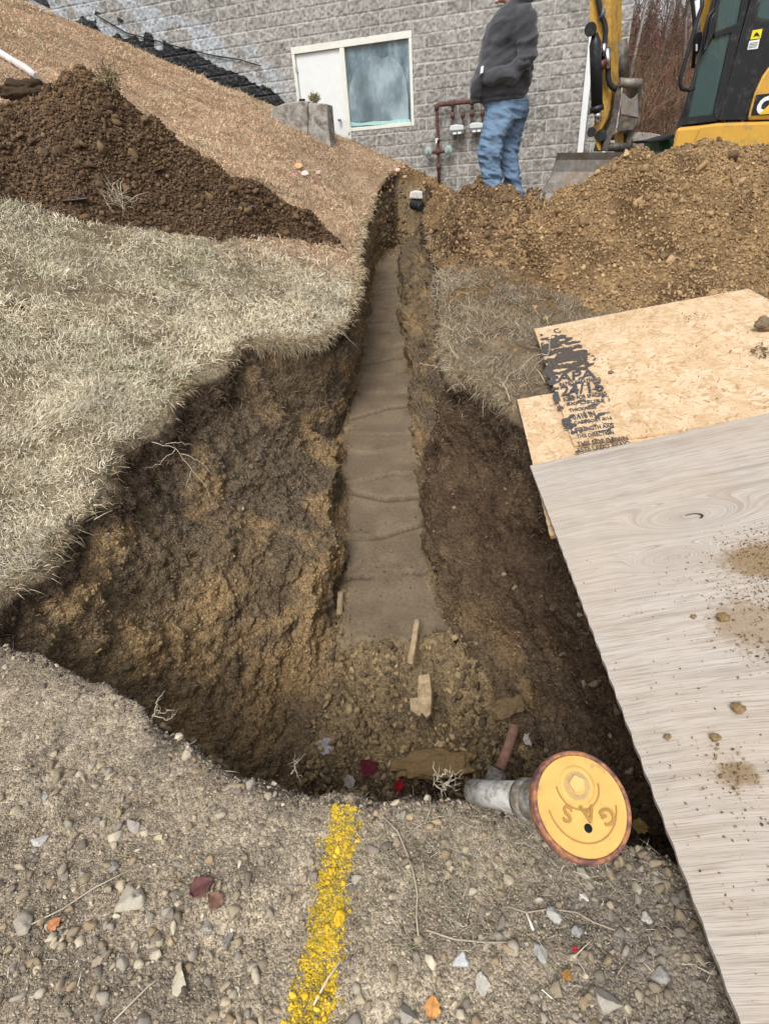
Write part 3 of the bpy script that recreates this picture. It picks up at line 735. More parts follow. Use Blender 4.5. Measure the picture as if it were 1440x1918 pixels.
grass('rim_grass', P, np.repeat([[0, 0, .2]], 4200, 0), .08 * RNG.uniform(.3, 1.6, 4200), .0028 * RNG.uniform(.6, 1.5, 4200), pal(4200, PALE + ROOT[:2], .15), tilt=.5, droop=1.0, bias=np.array([[.5, -1.2, -.3]]))
cl = np.array([surf(a, b)[:2] for a, b in ((850, 540), (880, 640), (960, 690), (1000, 640), (1080, 590), (960, 560), (900, 600))])
dens = np.zeros(len(QC)); 
for a, b in cl: dens = np.maximum(dens, np.exp(-(((qx - a) ** 2 + ((qy - b) * .8) ** 2) / .09)))
dens *= (qd < .12) * (qp >= 3) * sstep(-.35, .15, fbm(QC, 5, 3, 545))
P, N, i = sample(LV, LQ, dens, 15000); n = len(P)
grass('straw_mat', P + np.array([0, 0, .01]), np.repeat(UPN[None], n, 0) * .4, .07 * RNG.uniform(.3, 1.5, n), .0024 * RNG.uniform(.6, 1.4, n), pal(n, [(.38, .32, .22), (.27, .21, .14), (.50, .45, .34), (.18, .14, .095), (.14, .11, .08), (.30, .26, .20)], .15), tilt=.9, droop=.3)
P, N, i = sample(LV, LQ, dens * (qx < xr(qy) + .35), 260); n = len(P)
grass('straw_mat', P + np.array([0, 0, .02]), np.repeat([[-.5, -.5, .4]], n, 0), RNG.uniform(.08, .2, n), np.full(n, .0035), pal(n, [(.62, .56, .44), (.50, .44, .32)], .1), tilt=.8, droop=.3)
fringe(lambda y: xr(y), 3.0, 4.6, 2600, -1, .07, PALE + ROOT, out=.0)
fringe(lambda y: xr(y), 4.6, 9, 1600, -1, .08, ROOT, out=.0)
rbg = (qd < .06) & (qp >= 3) & (qy > 3.6) & (qy < 8) & (qx < xr(qy) + .8)
P, N, i = sample(LV, LQ, rbg * sstep(0, .4, fbm(QC, 2, 2, 540)), 5000); n = len(P)
grass('straw_mat', P, np.repeat(UPN[None], n, 0) * .4, .08 * RNG.uniform(.3, 1.4, n), .0032 * RNG.uniform(.6, 1.4, n), pal(n, PALE + ROOT, .15), tilt=.9, droop=.3)
# dead stalks lying over the foreground gravel
g1 = fore * (qy < .75)
P, N, i = sample(LV, LQ, g1 * np.exp(-(((qx - .16) / .22) ** 2 + ((qy - .52) / .12) ** 2)), 1500); n = len(P); P[:, 2] += .004
grass('dead_stalks', P, np.repeat(UPN[None], n, 0) * .12, .03 * RNG.uniform(.4, 1.7, n), .0011 * RNG.uniform(.6, 1.3, n), pal(n, [(.42, .36, .25), (.30, .25, .17), (.52, .47, .36), (.22, .2, .12), (.2, .22, .1)], .1), tilt=.5, droop=.05, bias=np.array([[0, 0, -.35]]))
P, N, i = sample(LV, LQ, fore * (.3 + sstep(-.1, .3, qx)), 900); n = len(P); P[:, 2] += .005
grass('dead_stalks', P, np.repeat(UPN[None], n, 0) * .1, .035 * RNG.uniform(.3, 1.8, n), .0012 * RNG.uniform(.6, 1.4, n), pal(n, [(.46, .40, .29), (.34, .28, .2), (.58, .53, .42)], .1), tilt=.5, droop=.02, bias=np.array([[0, 0, -.35]]))
# ------------------------------------------------------------------ block building
_a = math.radians(19.4)
XW = np.array([math.cos(_a), -math.sin(_a), 0]); YW = np.array([math.sin(_a), math.cos(_a), 0]); WD = 12.6; TX = -5.0
def W(s, z, out=0.0):
    return XW * (s + TX) + YW * (WD - out) + np.array([0, 0, z])
def wpx(px, py, out=0.0):
    d = ray(px, py); P = EYEP + d * ((WD - out) / (d @ YW)); return P
def wsz(px, py, out=0.0):
    P = wpx(px, py, out); return (P @ XW) - TX, P[2]
bld = empty('block_building', tuple(W(0, .4)))
tag(bld, 'grey split-face block building with a white door and window behind the trench', 'building')
BI = Matrix.Translation(bld.location).inverted()
def bpart(o, par=None):
    par = par or bld
    o.parent = par; o.matrix_parent_inverse = parent_inv(par); return o
DS0, DS1, DTOP = -1.45 * .4064, 4.43 * .4064, 3.09
WS0, WBOT = 1.08 * .4064, 1.68
DBOT = .95
CORNER = 13.55 * .4064
def hill_on_wall(s):
    P = W(s, 0); return S(P[..., 0], P[..., 1])
def build_wall():
    s = np.arange(-6.8, CORNER + .001, .0125); z = np.arange(.3, 4.71, .0125)
    SS, ZZ = np.meshgrid(s, z); ss, zz = SS.ravel(), ZZ.ravel()
    u = ss / .4064; v = (2.81 - zz) / .2032
    row = np.floor(v); fv = v - row
    uu = u + np.where(row.astype(int) % 2 == 0, .5, 0.0)
    blk = np.floor(uu); fu = uu - blk
    dv = np.minimum(fv, 1 - fv) * .2032; du = np.minimum(fu, 1 - fu) * .4064
    dm = np.minimum(dv, du); mort = 1 - sstep(.006, .013, dm)
    P = P3(ss, zz, 0 * ss)
    rnd = _h(blk.astype(int) + 500, row.astype(int) + 500, np.zeros(len(blk), int), 3)
    rough = .007 * fbm(P + rnd[:, None] * 5, 9, 3, 700) + .009 * fbm(P + rnd[:, None] * 9, 26, 3, 710)
    out = .014 * (1 - mort) + rough * (1 - mort)
    V = np.stack([XW * (a + TX) for a in ss]) + YW * (WD - out)[:, None]; V[:, 2] = zz
    n = fbm(P, 25, 3, 720)[:, None]; n0 = fbm(P, .7, 3, 721)[:, None]
    block = np.array([.29, .28, .262]) * (1 + .38 * n + .22 * (rnd[:, None] - .5) + .12 * n0)
    mcol = np.array([.43, .42, .40]) * (1 + .1 * n)
    col = lerp(block, mcol, mort[:, None])
    hz = S(V[:, 0], V[:, 1]); up = zz - hz
    # pale parging stain above the tarred band
    pm = sstep(.72, .5, up + .22 * fbm(P, 2.2, 4, 731)) * sstep(-.55, -1.2, ss) * sstep(-.1, .12, fbm(P, 3.5, 4, 732) + .25)
    col = lerp(col, np.array([.40, .43, .46]) * (1 + .35 * n), (pm * .75)[:, None])
    idx = np.arange(len(ss)).reshape(SS.shape)
    Q = np.stack([idx[:-1, :-1], idx[:-1, 1:], idx[1:, 1:], idx[1:, :-1]], -1).reshape(-1, 4)
    cs, cz = ss[Q].mean(1), zz[Q].mean(1)
    hole = (cs > DS0) & (cs < DS1) & (cz < DTOP) & ((cs < WS0) | (cz > WBOT)) & (cz > DBOT)
    upc = up[Q].mean(1)
    keep = ~hole & (upc > -.35)
    q = Q[keep]; uq, inv = np.unique(q, return_inverse=True)
    bpart(mesh_np('wall', V[uq], inv.reshape(-1, 4), mat_earth('block_face', 70, 220, .72, 1.25, .6, .01), col=col[uq]))
    # tar: a ragged coat standing proud of the blocks, close above the ground
    edge = np.interp(ss, [-5.2, -4.2, -3.6, -3.0, -1.6, -1.0, -.7], [.08, .10, .08, .17, .20, .16, .08]) + .05 * fbm(P3(ss, 0 * ss), 2.6, 3, 740) + .035 * fbm(P, 11, 3, 741)
    band = sstep(-7.0, -4.6, ss) * sstep(-.45, -.75, ss)
    tar = (up < edge * band + .0) & (up > -.3) & (fbm(P, 2.6, 3, 742) < np.interp(ss, [-5, -3.4, -3], [.2, .3, 2]))
    tq = Q[tar[Q].all(1) & ~hole]; ut, inv = np.unique(tq, return_inverse=True)
    Vt = V - YW * .012
    bpart(mesh_np('tar_coating', Vt[ut], inv.reshape(-1, 4), mat_plain('tar', (.012, .012, .013), .45, bumps=.5, bscale=30)))
    # thin black line of membrane edge higher up
    pts = [wsz(a, b) for a, b in ((185, 30), (240, 62), (300, 78), (350, 92), (400, 104), (450, 112), (490, 124))]
    mb = MB(); mb.tube([W(a, b, .05) for a, b in pts], .012, 6); mb.build('membrane_edge', bpy.data.materials['tar'], bld)
build_wall()
M_white = mat_plain('white_paint', (.70, .73, .73), .45, var=.04)
M_cream = mat_plain('cream_frame', (.68, .69, .63), .5, var=.06, dirt=(.45, .35, .22), dirtamt=.0, dscale=4)
M_block = mat_plain('block_plain', (.33, .31, .29), .95, var=.15)
def wbox(mb, s0, s1, z0, z1, o0, o1):
    c = [W(s0, z0, o0), W(s1, z0, o0), W(s1, z1, o0), W(s0, z1, o0)]
    mb.prism([tuple(p) for p in c], tuple(-YW * (o1 - o0))); return mb
# side wall, roof slab
mb = MB(); p0 = W(CORNER - .01, .1, -.02); mb.prism([tuple(W(CORNER - .02, .1, 0)), tuple(W(CORNER - .02, 4.7, 0)), tuple(W(CORNER - .02, 4.7, -9)), tuple(W(CORNER - .02, .1, -9))], tuple(-XW * .2)); mb.build('side_wall', M_block, bld)
mb = MB(); wbox(mb, -7.4, CORNER, 4.712, 4.86, -9, .06); mb.build('roof', mat_plain('coping', (.5, .5, .48), .7), bld)
# lintel reveal, frame, door, window
mb = MB()
fw_ = .06
for a, b, c, d in ((DS0 + .003, DS1 - .003, DTOP - .105, DTOP - .003), (DS0 + .003, DS0 + fw_, DBOT, DTOP - .108), (DS1 - fw_, DS1 - .003, WBOT + .0, DTOP - .108), (WS0 - .04, WS0 + .05, DBOT, DTOP - .108), (WS0 + .053, DS1 - fw_ - .003, WBOT + .003, WBOT + .06)):
    wbox(mb, a, b, c, d, -.10, .02)
frame = mb.build('door_frame', M_cream, bld, bevel=.004)
mb = MB(); wbox(mb, DS0 + fw_ + .006, WS0 - .046, DBOT, DTOP - .115, -.075, -.03); door = mb.build('door', M_white, bld, bevel=.003)
kx, kz = wsz(636, 224, .03); mb = MB(); c = W(kx, kz, .0); mb.tube([tuple(W(kx, kz, -.03)), tuple(W(kx, kz, .02))], .016, 10); mb.tube([tuple(W(kx, kz, .02)), tuple(W(kx, kz, .03)), tuple(W(kx, kz, .06)), tuple(W(kx, kz, .07))], [.02, .032, .032, .015], 14)
mb.build('door_knob', mat_plain('steel', (.5, .5, .48), .3, 1.0), door)
mb = MB()
for a, b in ((DTOP - .3, .08), (DTOP - 1.0, .08)):
    mb = MB(); wbox(mb, DS0 + .045, DS0 + .075, a - b, a, -.03, .024); mb.build('hinge', bpy.data.materials['steel'], door)
m, nt, b = nodes('dusty_pane'); tc = objco(nt)
mp = nt.nodes.new('ShaderNodeMapping'); lk(nt, tc, mp.inputs[0]); mp.inputs['Scale'].default_value = (3.2, 3.2, .8)
n1 = noise(nt, 1.1, 6, .6, mp.outputs[0]); n2 = noise(nt, 9, 6, .7, tc)
f = mathn(nt, 'ADD', mathn(nt, 'MULTIPLY', n1, .75), mathn(nt, 'MULTIPLY', n2, .25))
lk(nt, ramp(nt, f, [(.36, (.045, .075, .09)), (.5, (.13, .19, .22)), (.62, (.30, .40, .45))]), b.inputs['Base Color'])
b.inputs['Roughness'].default_value = .25; M_pane = m
mb = MB(); wbox(mb, WS0 + .056, DS1 - fw_ - .006, WBOT + .063, DTOP - .112, -.08, -.05); win = mb.build('window', M_pane, bld)
# loose plastic sheet hanging behind the glass with a torn, arched top
pts = [(652, 228), (650, 200), (655, 160), (668, 128), (684, 113), (690, 108), (705, 104), (716, 110), (728, 104), (742, 112), (753, 126), (760, 150), (764, 185), (765, 224)]
mb = MB(); mb.prism([tuple(wpx(a, b, -.049)) for a, b in pts], tuple(-YW * .004))
m, nt, b = nodes('hanging_plastic'); tc = objco(nt); mp = nt.nodes.new('ShaderNodeMapping'); lk(nt, tc, mp.inputs[0]); mp.inputs['Scale'].default_value = (1.9, 1.9, 1.0)
f = noise(nt, 1.3, 8, .62, mp.outputs[0])
lk(nt, ramp(nt, f, [(.34, (.09, .125, .14)), (.50, (.16, .22, .25)), (.66, (.32, .41, .45))]), b.inputs['Base Color']); b.inputs['Roughness'].default_value = .35
mb.build('plastic_sheet', m, win)
mb = MB(); pts = [(656, 236), (656, 229), (675, 231), (700, 227), (730, 226), (755, 222), (768, 224), (768, 231)]
mb.prism([tuple(wpx(a, b, -.045)) for a, b in pts], tuple(-YW * .012)); mb.build('glass_crumbs', mat_plain('teal_glass', (.35, .55, .53), .4, var=.3, scale=60), win)
# downspout
mb = MB(); sa = 11.95 * .4064
wbox(mb, sa, sa + .105, 0.2, 4.6, .045, .13); dsp = mb.build('downspout', mat_plain('spout_white', (.74, .77, .78), .35, var=.04), bld, bevel=.012)
mb = MB(); wbox(mb, 13.0 * .4064, 13.0 * .4064 + .07, .3, 2.35, .03, .07); mb.build('conduit', bpy.data.materials['spout_white'], bld, bevel=.01)

# gas meter assembly on the wall
M_rust = mat_plain('red_oxide_pipe', (.125, .050, .042), .7, var=.3, scale=20, dirt=(.07, .045, .035), dirtamt=.6, dscale=12)
M_meter = mat_plain('meter_grey', (.55, .58, .58), .5, var=.08)
M_dkgrey = mat_plain('dark_grey_metal', (.12, .13, .15), .5, var=.15)
M_regul = mat_plain('regulator_green', (.27, .36, .33), .5, var=.12)
gm = empty('gas_meter_set', tuple(wpx(819, 330, .1)))
tag(gm, 'rusty red gas pipework with two small grey meters and round regulators on the block wall', 'gas meter')
O_ = .16
def wt(*pts): return [tuple(wpx(a, b, O_)) for a, b in pts]
mb = MB(); mb.tube(wt((822, 345), (821, 300), (819, 240), (817.6, 203), (818.5, 197.5), (824, 196), (850, 193), (900, 188.5), (930, 186)), [.028] * 3 + [.03, .036, .036, .036, .036, .036], 12)
mb.build('riser_pipe', M_rust, gm)
for a, b in ((817.6, 201), (847.5, 194), (819.5, 262), (820.5, 284), (821.5, 312), (884, 190)):
    mb = MB(); c = Vector(wpx(a, b, O_)); mb.tube([c - Vector((0, 0, .045)), c + Vector((0, 0, .045))], .044, 12); mb.build('fitting', M_rust, gm)
mb = MB(); mb.tube(wt((806, 285), (836, 283)), .026, 10); mb.build('fitting', M_rust, gm)
for dx in (0, 36.5):
    dy = -dx * .11
    mb = MB(); mb.tube(wt((847.5 + dx, 195 + dy), (847.5 + dx, 209 + dy)), .026, 10); mb.tube(wt((847.5 + dx, 211 + dy), (847 + dx, 222 + dy)), .042, 12)
    mb.tube(wt((848 + dx, 222 + dy), (846 + dx, 236 + dy)), .016, 8); mb.build('drop_pipe', M_rust, gm); mb = MB(); mb.tube(wt((867 + dx, 209 + dy), (866.5 + dx, 221 + dy)), .04, 12); mb.tube(wt((865.5 + dx, 221 + dy), (868 + dx, 235 + dy)), .016, 8)
    mb.build('drop_pipe', M_rust, gm)
    me_ = MB(); me_.prism([tuple(wpx(a + dx, b + dy, .09)) for a, b in ((845, 246), (845, 237), (849, 234.5), (862, 233.5), (870, 235), (871, 244))], tuple(-YW * .16))
    met = me_.build('meter', M_meter, gm, bevel=.015)
    m2 = MB(); m2.prism([tuple(wpx(a + dx, b + dy, .09)) for a, b in ((844, 253), (844, 247), (871, 244.8), (871, 251))], tuple(-YW * .15)); m2.build('meter_base', M_dkgrey, met, bevel=.01)
    for q in ((848, 252), (857, 251)):
        m2 = MB(); m2.prism([tuple(wpx(q[0] + dx + i, q[1] + dy + j, .245)) for i, j in ((0, 0), (0, -4), (6.5, -4.4), (6.5, -.5))], tuple(-YW * .006)); m2.build('dial', M_white, met)
for a, b in ((802, 284.5), (839.5, 281.5)):
    c = Vector(wpx(a, b, .17)); n_ = Vector((-YW).tolist())
    mb = MB(); mb.tube([c - n_ * .03, c - n_ * .012, c, c + n_ * .012, c + n_ * .03], [.05, .075, .085, .075, .045], 20); mb.tube([c + n_ * .03, c + n_ * .075], .022, 12)
    mb.tube([c - Vector((0, 0, .06)), c - Vector((0, 0, .12))], .018, 8); mb.build('regulator', M_regul, gm)
mb = MB(); mb.prism([tuple(wpx(a, b, .2)) for a, b in ((815.5, 268), (815.5, 259), (821, 259), (821, 261), (818.5, 261), (818.5, 268))], tuple(-YW * .004)); mb.build('paper_tag', M_white, gm)

# low concrete wing wall at the door, with bits standing on it
M_conc = mat_plain('weathered_concrete', (.36, .34, .31), .95, var=.25, scale=10, dirt=(.12, .10, .08), dirtamt=.6, dscale=8, bumps=.6, bscale=60)
cw = MB(); YC = 12.0
cw.prism([tuple(aty(a, b, YC)) for a, b in ((500, 245), (508, 204), (530, 194), (552, 190), (577, 189), (577, 300), (520, 300))], (0.09, .5, 0))
cw.prism([tuple(aty(a, b, YC - .05)) for a, b in ((577.6, 300), (577.6, 192), (612, 194.5), (618, 262), (625, 300))], (0.09, .4, 0))
cwo = cw.build('concrete_wing_wall', M_conc, None, bevel=.02); tag(cwo, 'low weathered concrete wall stub in front of the white door', 'concrete wall')
mb = MB(); mb.prism([tuple(aty(a, b, YC + .1)) for a, b in ((560, 191), (560, 185), (571, 184.5), (571, 190.5))], (0, .1, 0)); mb.tube([tuple(aty(568, 187.8, YC + .1)), tuple(aty(568, 187.8, YC + .06))], .018, 12)
o = mb.build('camera_box', mat_plain('black_plastic', (.015, .015, .017), .4), None, bevel=.006); tag(o, 'small black box sitting on top of the concrete wall stub', 'small box')
c = aty(589, 192, YC + .1); n = 420; P = c + RNG.normal(size=(n, 3)) * np.array([.035, .035, .03]) + np.array([0, 0, .05])
o = grass('dried_plant', P, np.repeat(UPN[None], n, 0), np.full(n, .07), np.full(n, .012), pal(n, [(.45, .38, .25), (.3, .24, .14), (.2, .22, .1)]), tilt=1.0, kind=None); tag(o, 'little dried plant tuft on the concrete post by the door', 'plant')

# far end of the trench: pale block and black drain pipe
a = [aty(x_, y_, 11.9) for x_, y_ in ((766, 372), (768, 360), (778, 357), (791, 359), (792, 373))]
mb = MB(); mb.prism([tuple(p) for p in a], (.02, .2, 0)); o = mb.build('concrete_chunk', mat_plain('pale_concrete', (.6, .58, .54), .9, var=.2, scale=20, bumps=.5), None, bevel=.02); tag(o, 'pale concrete chunk at the far end of the trench by the wall', 'concrete chunk')
mb = MB(); p0, p1 = Vector(aty(772, 383, 11.3)), Vector(aty(790, 388, 11.0)); dd = (p1 - p0); L_ = 10
pp, rr = [], []
for k in range(17):
    pp.append(p0 + dd * (k / 16)); rr.append(.075 if k % 2 else .064)
mb.tube(pp, rr, 16); o = mb.build('drain_pipe', mat_plain('black_pipe', (.02, .02, .022), .5), None); tag(o, 'short black corrugated drain pipe poking out at the far end of the trench', 'pipe')

# ------------------------------------------------------------------ boards over the pit
def board(name, A, B, D_, th, mat, lip=0.0):
    """A corner, B end of first edge, D_ end of second edge; object-local x along A->B, y along A->D_"""
    A, B, D_ = map(lambda p: Vector(p), (A, B, D_)); uy = (D_ - A); L2 = uy.length; uy.normalize(); ux = (B - A); L1 = ux.length; ux = ux - uy * ux.dot(uy); ux.normalize(); uz = ux.cross(uy)
    if uz.z < 0: uz = -uz
    bm = bmesh.new(); nx, ny = int(L1 / .03) + 1, int(L2 / .03) + 1
    g = [[None] * (ny + 1) for _ in range(nx + 1)]
    def zz(x, y): return .004 * math.sin(x * 2.1 + y * 1.3) + .003 * math.sin(y * 4)
    for i in range(nx + 1):
        for j in range(ny + 1):
            x = L1 * i / nx; y = L2 * j / ny
            e = .0016 * math.sin(i * 7.7 + j * 3.1) if (i in (0, nx) or j in (0, ny)) else 0
            g[i][j] = bm.verts.new((x + (e if i in (0, nx) else 0), y + (e if j in (0, ny) else 0), zz(x, y)))
    for i in range(nx):
        for j in range(ny): bm.faces.new((g[i][j], g[i + 1][j], g[i + 1][j + 1], g[i][j + 1]))
    r = bmesh.ops.extrude_face_region(bm, geom=bm.faces[:]); 
    for v in [e for e in r['geom'] if isinstance(e, bmesh.types.BMVert)]: v.co.z -= th
    bmesh.ops.recalc_face_normals(bm, faces=bm.faces)
    me = bpy.data.meshes.new(name); bm.to_mesh(me); bm.free(); me.materials.append(mat)
    o = bpy.data.objects.new(name, me); sc.collection.objects.link(o)
    Mx = Matrix(((ux.x, uy.x, uz.x, A.x), (ux.y, uy.y, uz.y, A.y), (ux.z, uy.z, uz.z, A.z), (0, 0, 0, 1)))
    o.matrix_world = Mx
    return o, Mx, L1, L2
def mat_ply():
    m, nt, b = nodes('weathered_plywood'); tc = objco(nt); sp = nt.nodes.new('ShaderNodeSeparateXYZ'); lk(nt, tc, sp.inputs[0])
    x, y = sp.outputs[0], sp.outputs[1]
    wobx = mathn(nt, 'MULTIPLY', mathn(nt, 'SUBTRACT', noise(nt, 1.1, 2, .5, tc), .5), .10)
    yy = mathn(nt, 'ADD', y, wobx)
    yy = mathn(nt, 'ADD', yy, mathn(nt, 'MULTIPLY', mathn(nt, 'SUBTRACT', noise(nt, 5, 3, .6, tc), .5), .010))
    v = yy
    for (kx_, ky, ra, am) in KNOTS:
        dx = mathn(nt, 'MULTIPLY', mathn(nt, 'SUBTRACT', x, kx_), .42); dy = mathn(nt, 'SUBTRACT', yy, ky)
        d2 = mathn(nt, 'ADD', mathn(nt, 'POWER', mathn(nt, 'ABSOLUTE', dx), 2.0), mathn(nt, 'POWER', mathn(nt, 'ABSOLUTE', dy), 2.0))
        d = mathn(nt, 'SQRT', d2); t = mathn(nt, 'EXPONENT', mathn(nt, 'MULTIPLY', d2, -1 / (ra * ra * .35)))
        mx = nt.nodes.new('ShaderNodeMix'); lk(nt, t, mx.inputs[0]); lk(nt, v, mx.inputs[2]); lk(nt, mathn(nt, 'MULTIPLY', d, 1.0), mx.inputs[3]); v = mx.outputs[0]
    cb = nt.nodes.new('ShaderNodeCombineXYZ'); lk(nt, mathn(nt, 'MULTIPLY', x, 1.2), cb.inputs[0]); lk(nt, mathn(nt, 'MULTIPLY', v, 40), cb.inputs[1])
    g1 = noise(nt, 1.0, 3, .6, cb.outputs[0], '2D')
    cb2 = nt.nodes.new('ShaderNodeCombineXYZ'); lk(nt, mathn(nt, 'MULTIPLY', x, 10), cb2.inputs[0]); lk(nt, mathn(nt, 'MULTIPLY', v, 420), cb2.inputs[1])
    g2 = noise(nt, 1.0, 2, .6, cb2.outputs[0], '2D')
    big = noise(nt, 2.2, 4, .6, tc)
    c = ramp(nt, g1, [(.28, (.36, .315, .27)), (.42, (.45, .40, .35)), (.58, (.51, .465, .415)), (.74, (.41, .36, .31))])
    c = mix(nt, ramp(nt, g2, [(.36, .55), (.46, 0.0)]), c, (.22, .165, .13))
    c = mix(nt, ramp(nt, big, [(.42, 0.0), (.7, .5)]), c, (.48, .38, .28))
    crack = ramp(nt, noise(nt, 1.0, 1, .5, cb.outputs[0], '2D'), [(.485, 0.0), (.5, 1.0), (.515, 0.0)])
    c = mix(nt, mathn(nt, 'MULTIPLY', crack, mathn(nt, 'MULTIPLY', noise(nt, 3.3, 3, .6, tc), .5)), c, (.18, .14, .11))
    for (kx_, ky, rx, ry, st_) in STAINS:
        dx = mathn(nt, 'MULTIPLY', mathn(nt, 'SUBTRACT', x, kx_), 1 / rx); dy = mathn(nt, 'MULTIPLY', mathn(nt, 'SUBTRACT', y, ky), 1 / ry)
        d2 = mathn(nt, 'ADD', mathn(nt, 'MULTIPLY', dx, dx), mathn(nt, 'MULTIPLY', dy, dy))
        e = mathn(nt, 'ADD', mathn(nt, 'EXPONENT', mathn(nt, 'MULTIPLY', d2, -1.0)), mathn(nt, 'MULTIPLY', mathn(nt, 'SUBTRACT', noise(nt, 38, 8, .75, tc), .5), 1.5))
        c = mix(nt, mathn(nt, 'MULTIPLY', ramp(nt, e, [(.40, 0.0), (.72, 1.0)]), st_), c, (.25, .17, .09))
    # mud stains
    st = noise(nt, 3.1, 8, .7, tc); c = mix(nt, ramp(nt, st, [(.52, 0.0), (.72, .45)]), c, (.33, .26, .18))
    lk(nt, c, b.inputs['Base Color']); b.inputs['Roughness'].default_value = .85; b.inputs['Specular IOR Level'].default_value = .2
    h = mathn(nt, 'ADD', mathn(nt, 'MULTIPLY', g2, .6), mathn(nt, 'MULTIPLY', g1, .6)); h = mathn(nt, 'SUBTRACT', h, mathn(nt, 'MULTIPLY', crack, .2))
    bump(nt, b, h, .55, .002)
    return m
def mat_osb():
    m, nt, b = nodes('chipboard_strands'); tc = objco(nt); cols = None; hh = None
    dist = nt.nodes.new('ShaderNodeVectorMath'); dist.operation = 'MULTIPLY_ADD'
    nz = noise(nt, 12, 2, .5, tc, out=1); lk(nt, nz, dist.inputs[0]); dist.inputs[1].default_value = (.02, .02, .0); lk(nt, tc, dist.inputs[2])
    layers = []
    for k, (scl, off) in enumerate(((15, 0), (22, 3.3))):
        mp = nt.nodes.new('ShaderNodeMapping'); lk(nt, dist.outputs[0], mp.inputs[0]); mp.inputs['Location'].default_value = (off, off * .7, 0); mp.inputs['Scale'].default_value = (1, .55, 1)
        vo = nt.nodes.new('ShaderNodeTexVoronoi'); vo.voronoi_dimensions = '2D'; vo.inputs['Scale'].default_value = scl; lk(nt, mp.outputs[0], vo.inputs['Vector'])
        sp = nt.nodes.new('ShaderNodeSeparateColor'); lk(nt, vo.outputs['Color'], sp.inputs[0])
        vr = nt.nodes.new('ShaderNodeVectorRotate'); vr.rotation_type = 'Z_AXIS'; lk(nt, tc, vr.inputs['Vector']); lk(nt, mathn(nt, 'MULTIPLY', sp.outputs[0], 3.14), vr.inputs['Angle'])
        mp2 = nt.nodes.new('ShaderNodeMapping'); lk(nt, vr.outputs[0], mp2.inputs[0]); mp2.inputs['Scale'].default_value = (12, 330, 1)
        g = noise(nt, 1.0, 3, .55, mp2.outputs[0], '2D')
        mp3 = nt.nodes.new('ShaderNodeMapping'); lk(nt, vr.outputs[0], mp3.inputs[0]); mp3.inputs['Scale'].default_value = (7, 70, 1)
        g3 = noise(nt, 1.0, 1, .5, mp3.outputs[0], '2D')
        layers.append((g, sp.outputs[1], g3))
    sel = ramp(nt, noise(nt, 30, 2, .5, tc), [(.47, 0.0), (.53, 1.0)])
    c0 = [ramp(nt, mathn(nt, 'ADD', mathn(nt, 'MULTIPLY', g, .5), mathn(nt, 'MULTIPLY', r_, .5)), [(.15, (.47, .31, .165)), (.35, (.61, .43, .255)), (.6, (.68, .505, .325)), (.85, (.76, .60, .42))]) for g, r_, _ in layers]
    c = mix(nt, sel, c0[0], c0[1])
    g3 = mix(nt, sel, layers[0][2], layers[1][2])
    c = mix(nt, ramp(nt, g3, [(.30, .75), (.40, 0.0)]), c, (.36, .19, .085))
    lk(nt, c, b.inputs['Base Color']); b.inputs['Roughness'].default_value = .7; b.inputs['Specular IOR Level'].default_value = .25
    bump(nt, b, g3, .35, .002)
    return m
M_osb = mat_osb()
def square_up(A, D_, px, py):
    best = None
    for z in np.arange(.02, .6, .002):
        B = atz(px, py, z); e = abs(np.dot(B - A, D_ - A) / np.linalg.norm(B - A) / np.linalg.norm(D_ - A))
        if best is None or e < best[0]: best = (e, B, z)
    print('BOARD', best); return best[1]
A = atz(992, 872, .075); D_ = atz(1385, 1918, .055); B = square_up(A, D_, 1440, 775)
def _lc(px, py):
    d = ray(px, py); n_ = np.cross(B - A, D_ - A); P = EYEP + d * (((A - EYEP) @ n_) / (d @ n_)); e1 = (B - A) / np.linalg.norm(B - A); e2 = (D_ - A) / np.linalg.norm(D_ - A); return (P - A) @ e1, (P - A) @ e2
_k1, _k2 = _lc(1290, 968), _lc(1262, 1048)
KNOTS = ((_k1[0], _k1[1], .085, 0), (_k2[0], _k2[1], .05, 0))
_s1, _s2, _s3 = _lc(1425, 1050), _lc(1400, 1170), _lc(1380, 1450)
STAINS = ((_s1[0], _s1[1], .13, .09, .9), (_s2[0], _s2[1], .10, .10, .6), (_s3[0], _s3[1], .05, .035, .8))
M_ply = mat_ply()
Bx = A + (B - A) * 1.28; Dx = A + (D_ - A) * 1.10
ply, MPLY, PL1, PL2 = board('plywood_sheet', A, Bx, Dx, .018, M_ply)
tag(ply, 'weathered grey plywood sheet with dirt on it lying over the pit at lower right', 'plywood sheet')
A2 = atz(1000, 616, .11); D2 = atz(1052, 770, .085); B2 = square_up(A2, D2, 1400, 541)
D2 = A2 + (D2 - A2) / np.linalg.norm(D2 - A2) * 1.75
osb, MOSB, OL1, OL2 = board('chipboard_sheet', A2, A2 + (B2 - A2) * 1.0, D2, .012, M_osb)
tag(osb, 'large tan chipboard sheet with a black ink stamp beneath the plywood', 'chipboard sheet')
_n = np.cross(B2 - A2, D2 - A2); _n /= np.linalg.norm(_n)
def under(px, py, drop=.017):
    d = ray(px, py); o_ = A2 - np.array([0, 0, drop]); return EYEP + d * (((o_ - EYEP) @ _n) / (d @ _n))
A3, D3 = under(968, 748), under(1030, 1004); B3 = A3 + (under(1034, 735) - A3) * 3.4
osb2, _, _, _ = board('chipboard_sheet', A3, B3, D3, .012, M_osb)
tag(osb2, 'narrow tan chipboard offcut sticking out lowest in the stack of boards', 'chipboard sheet')
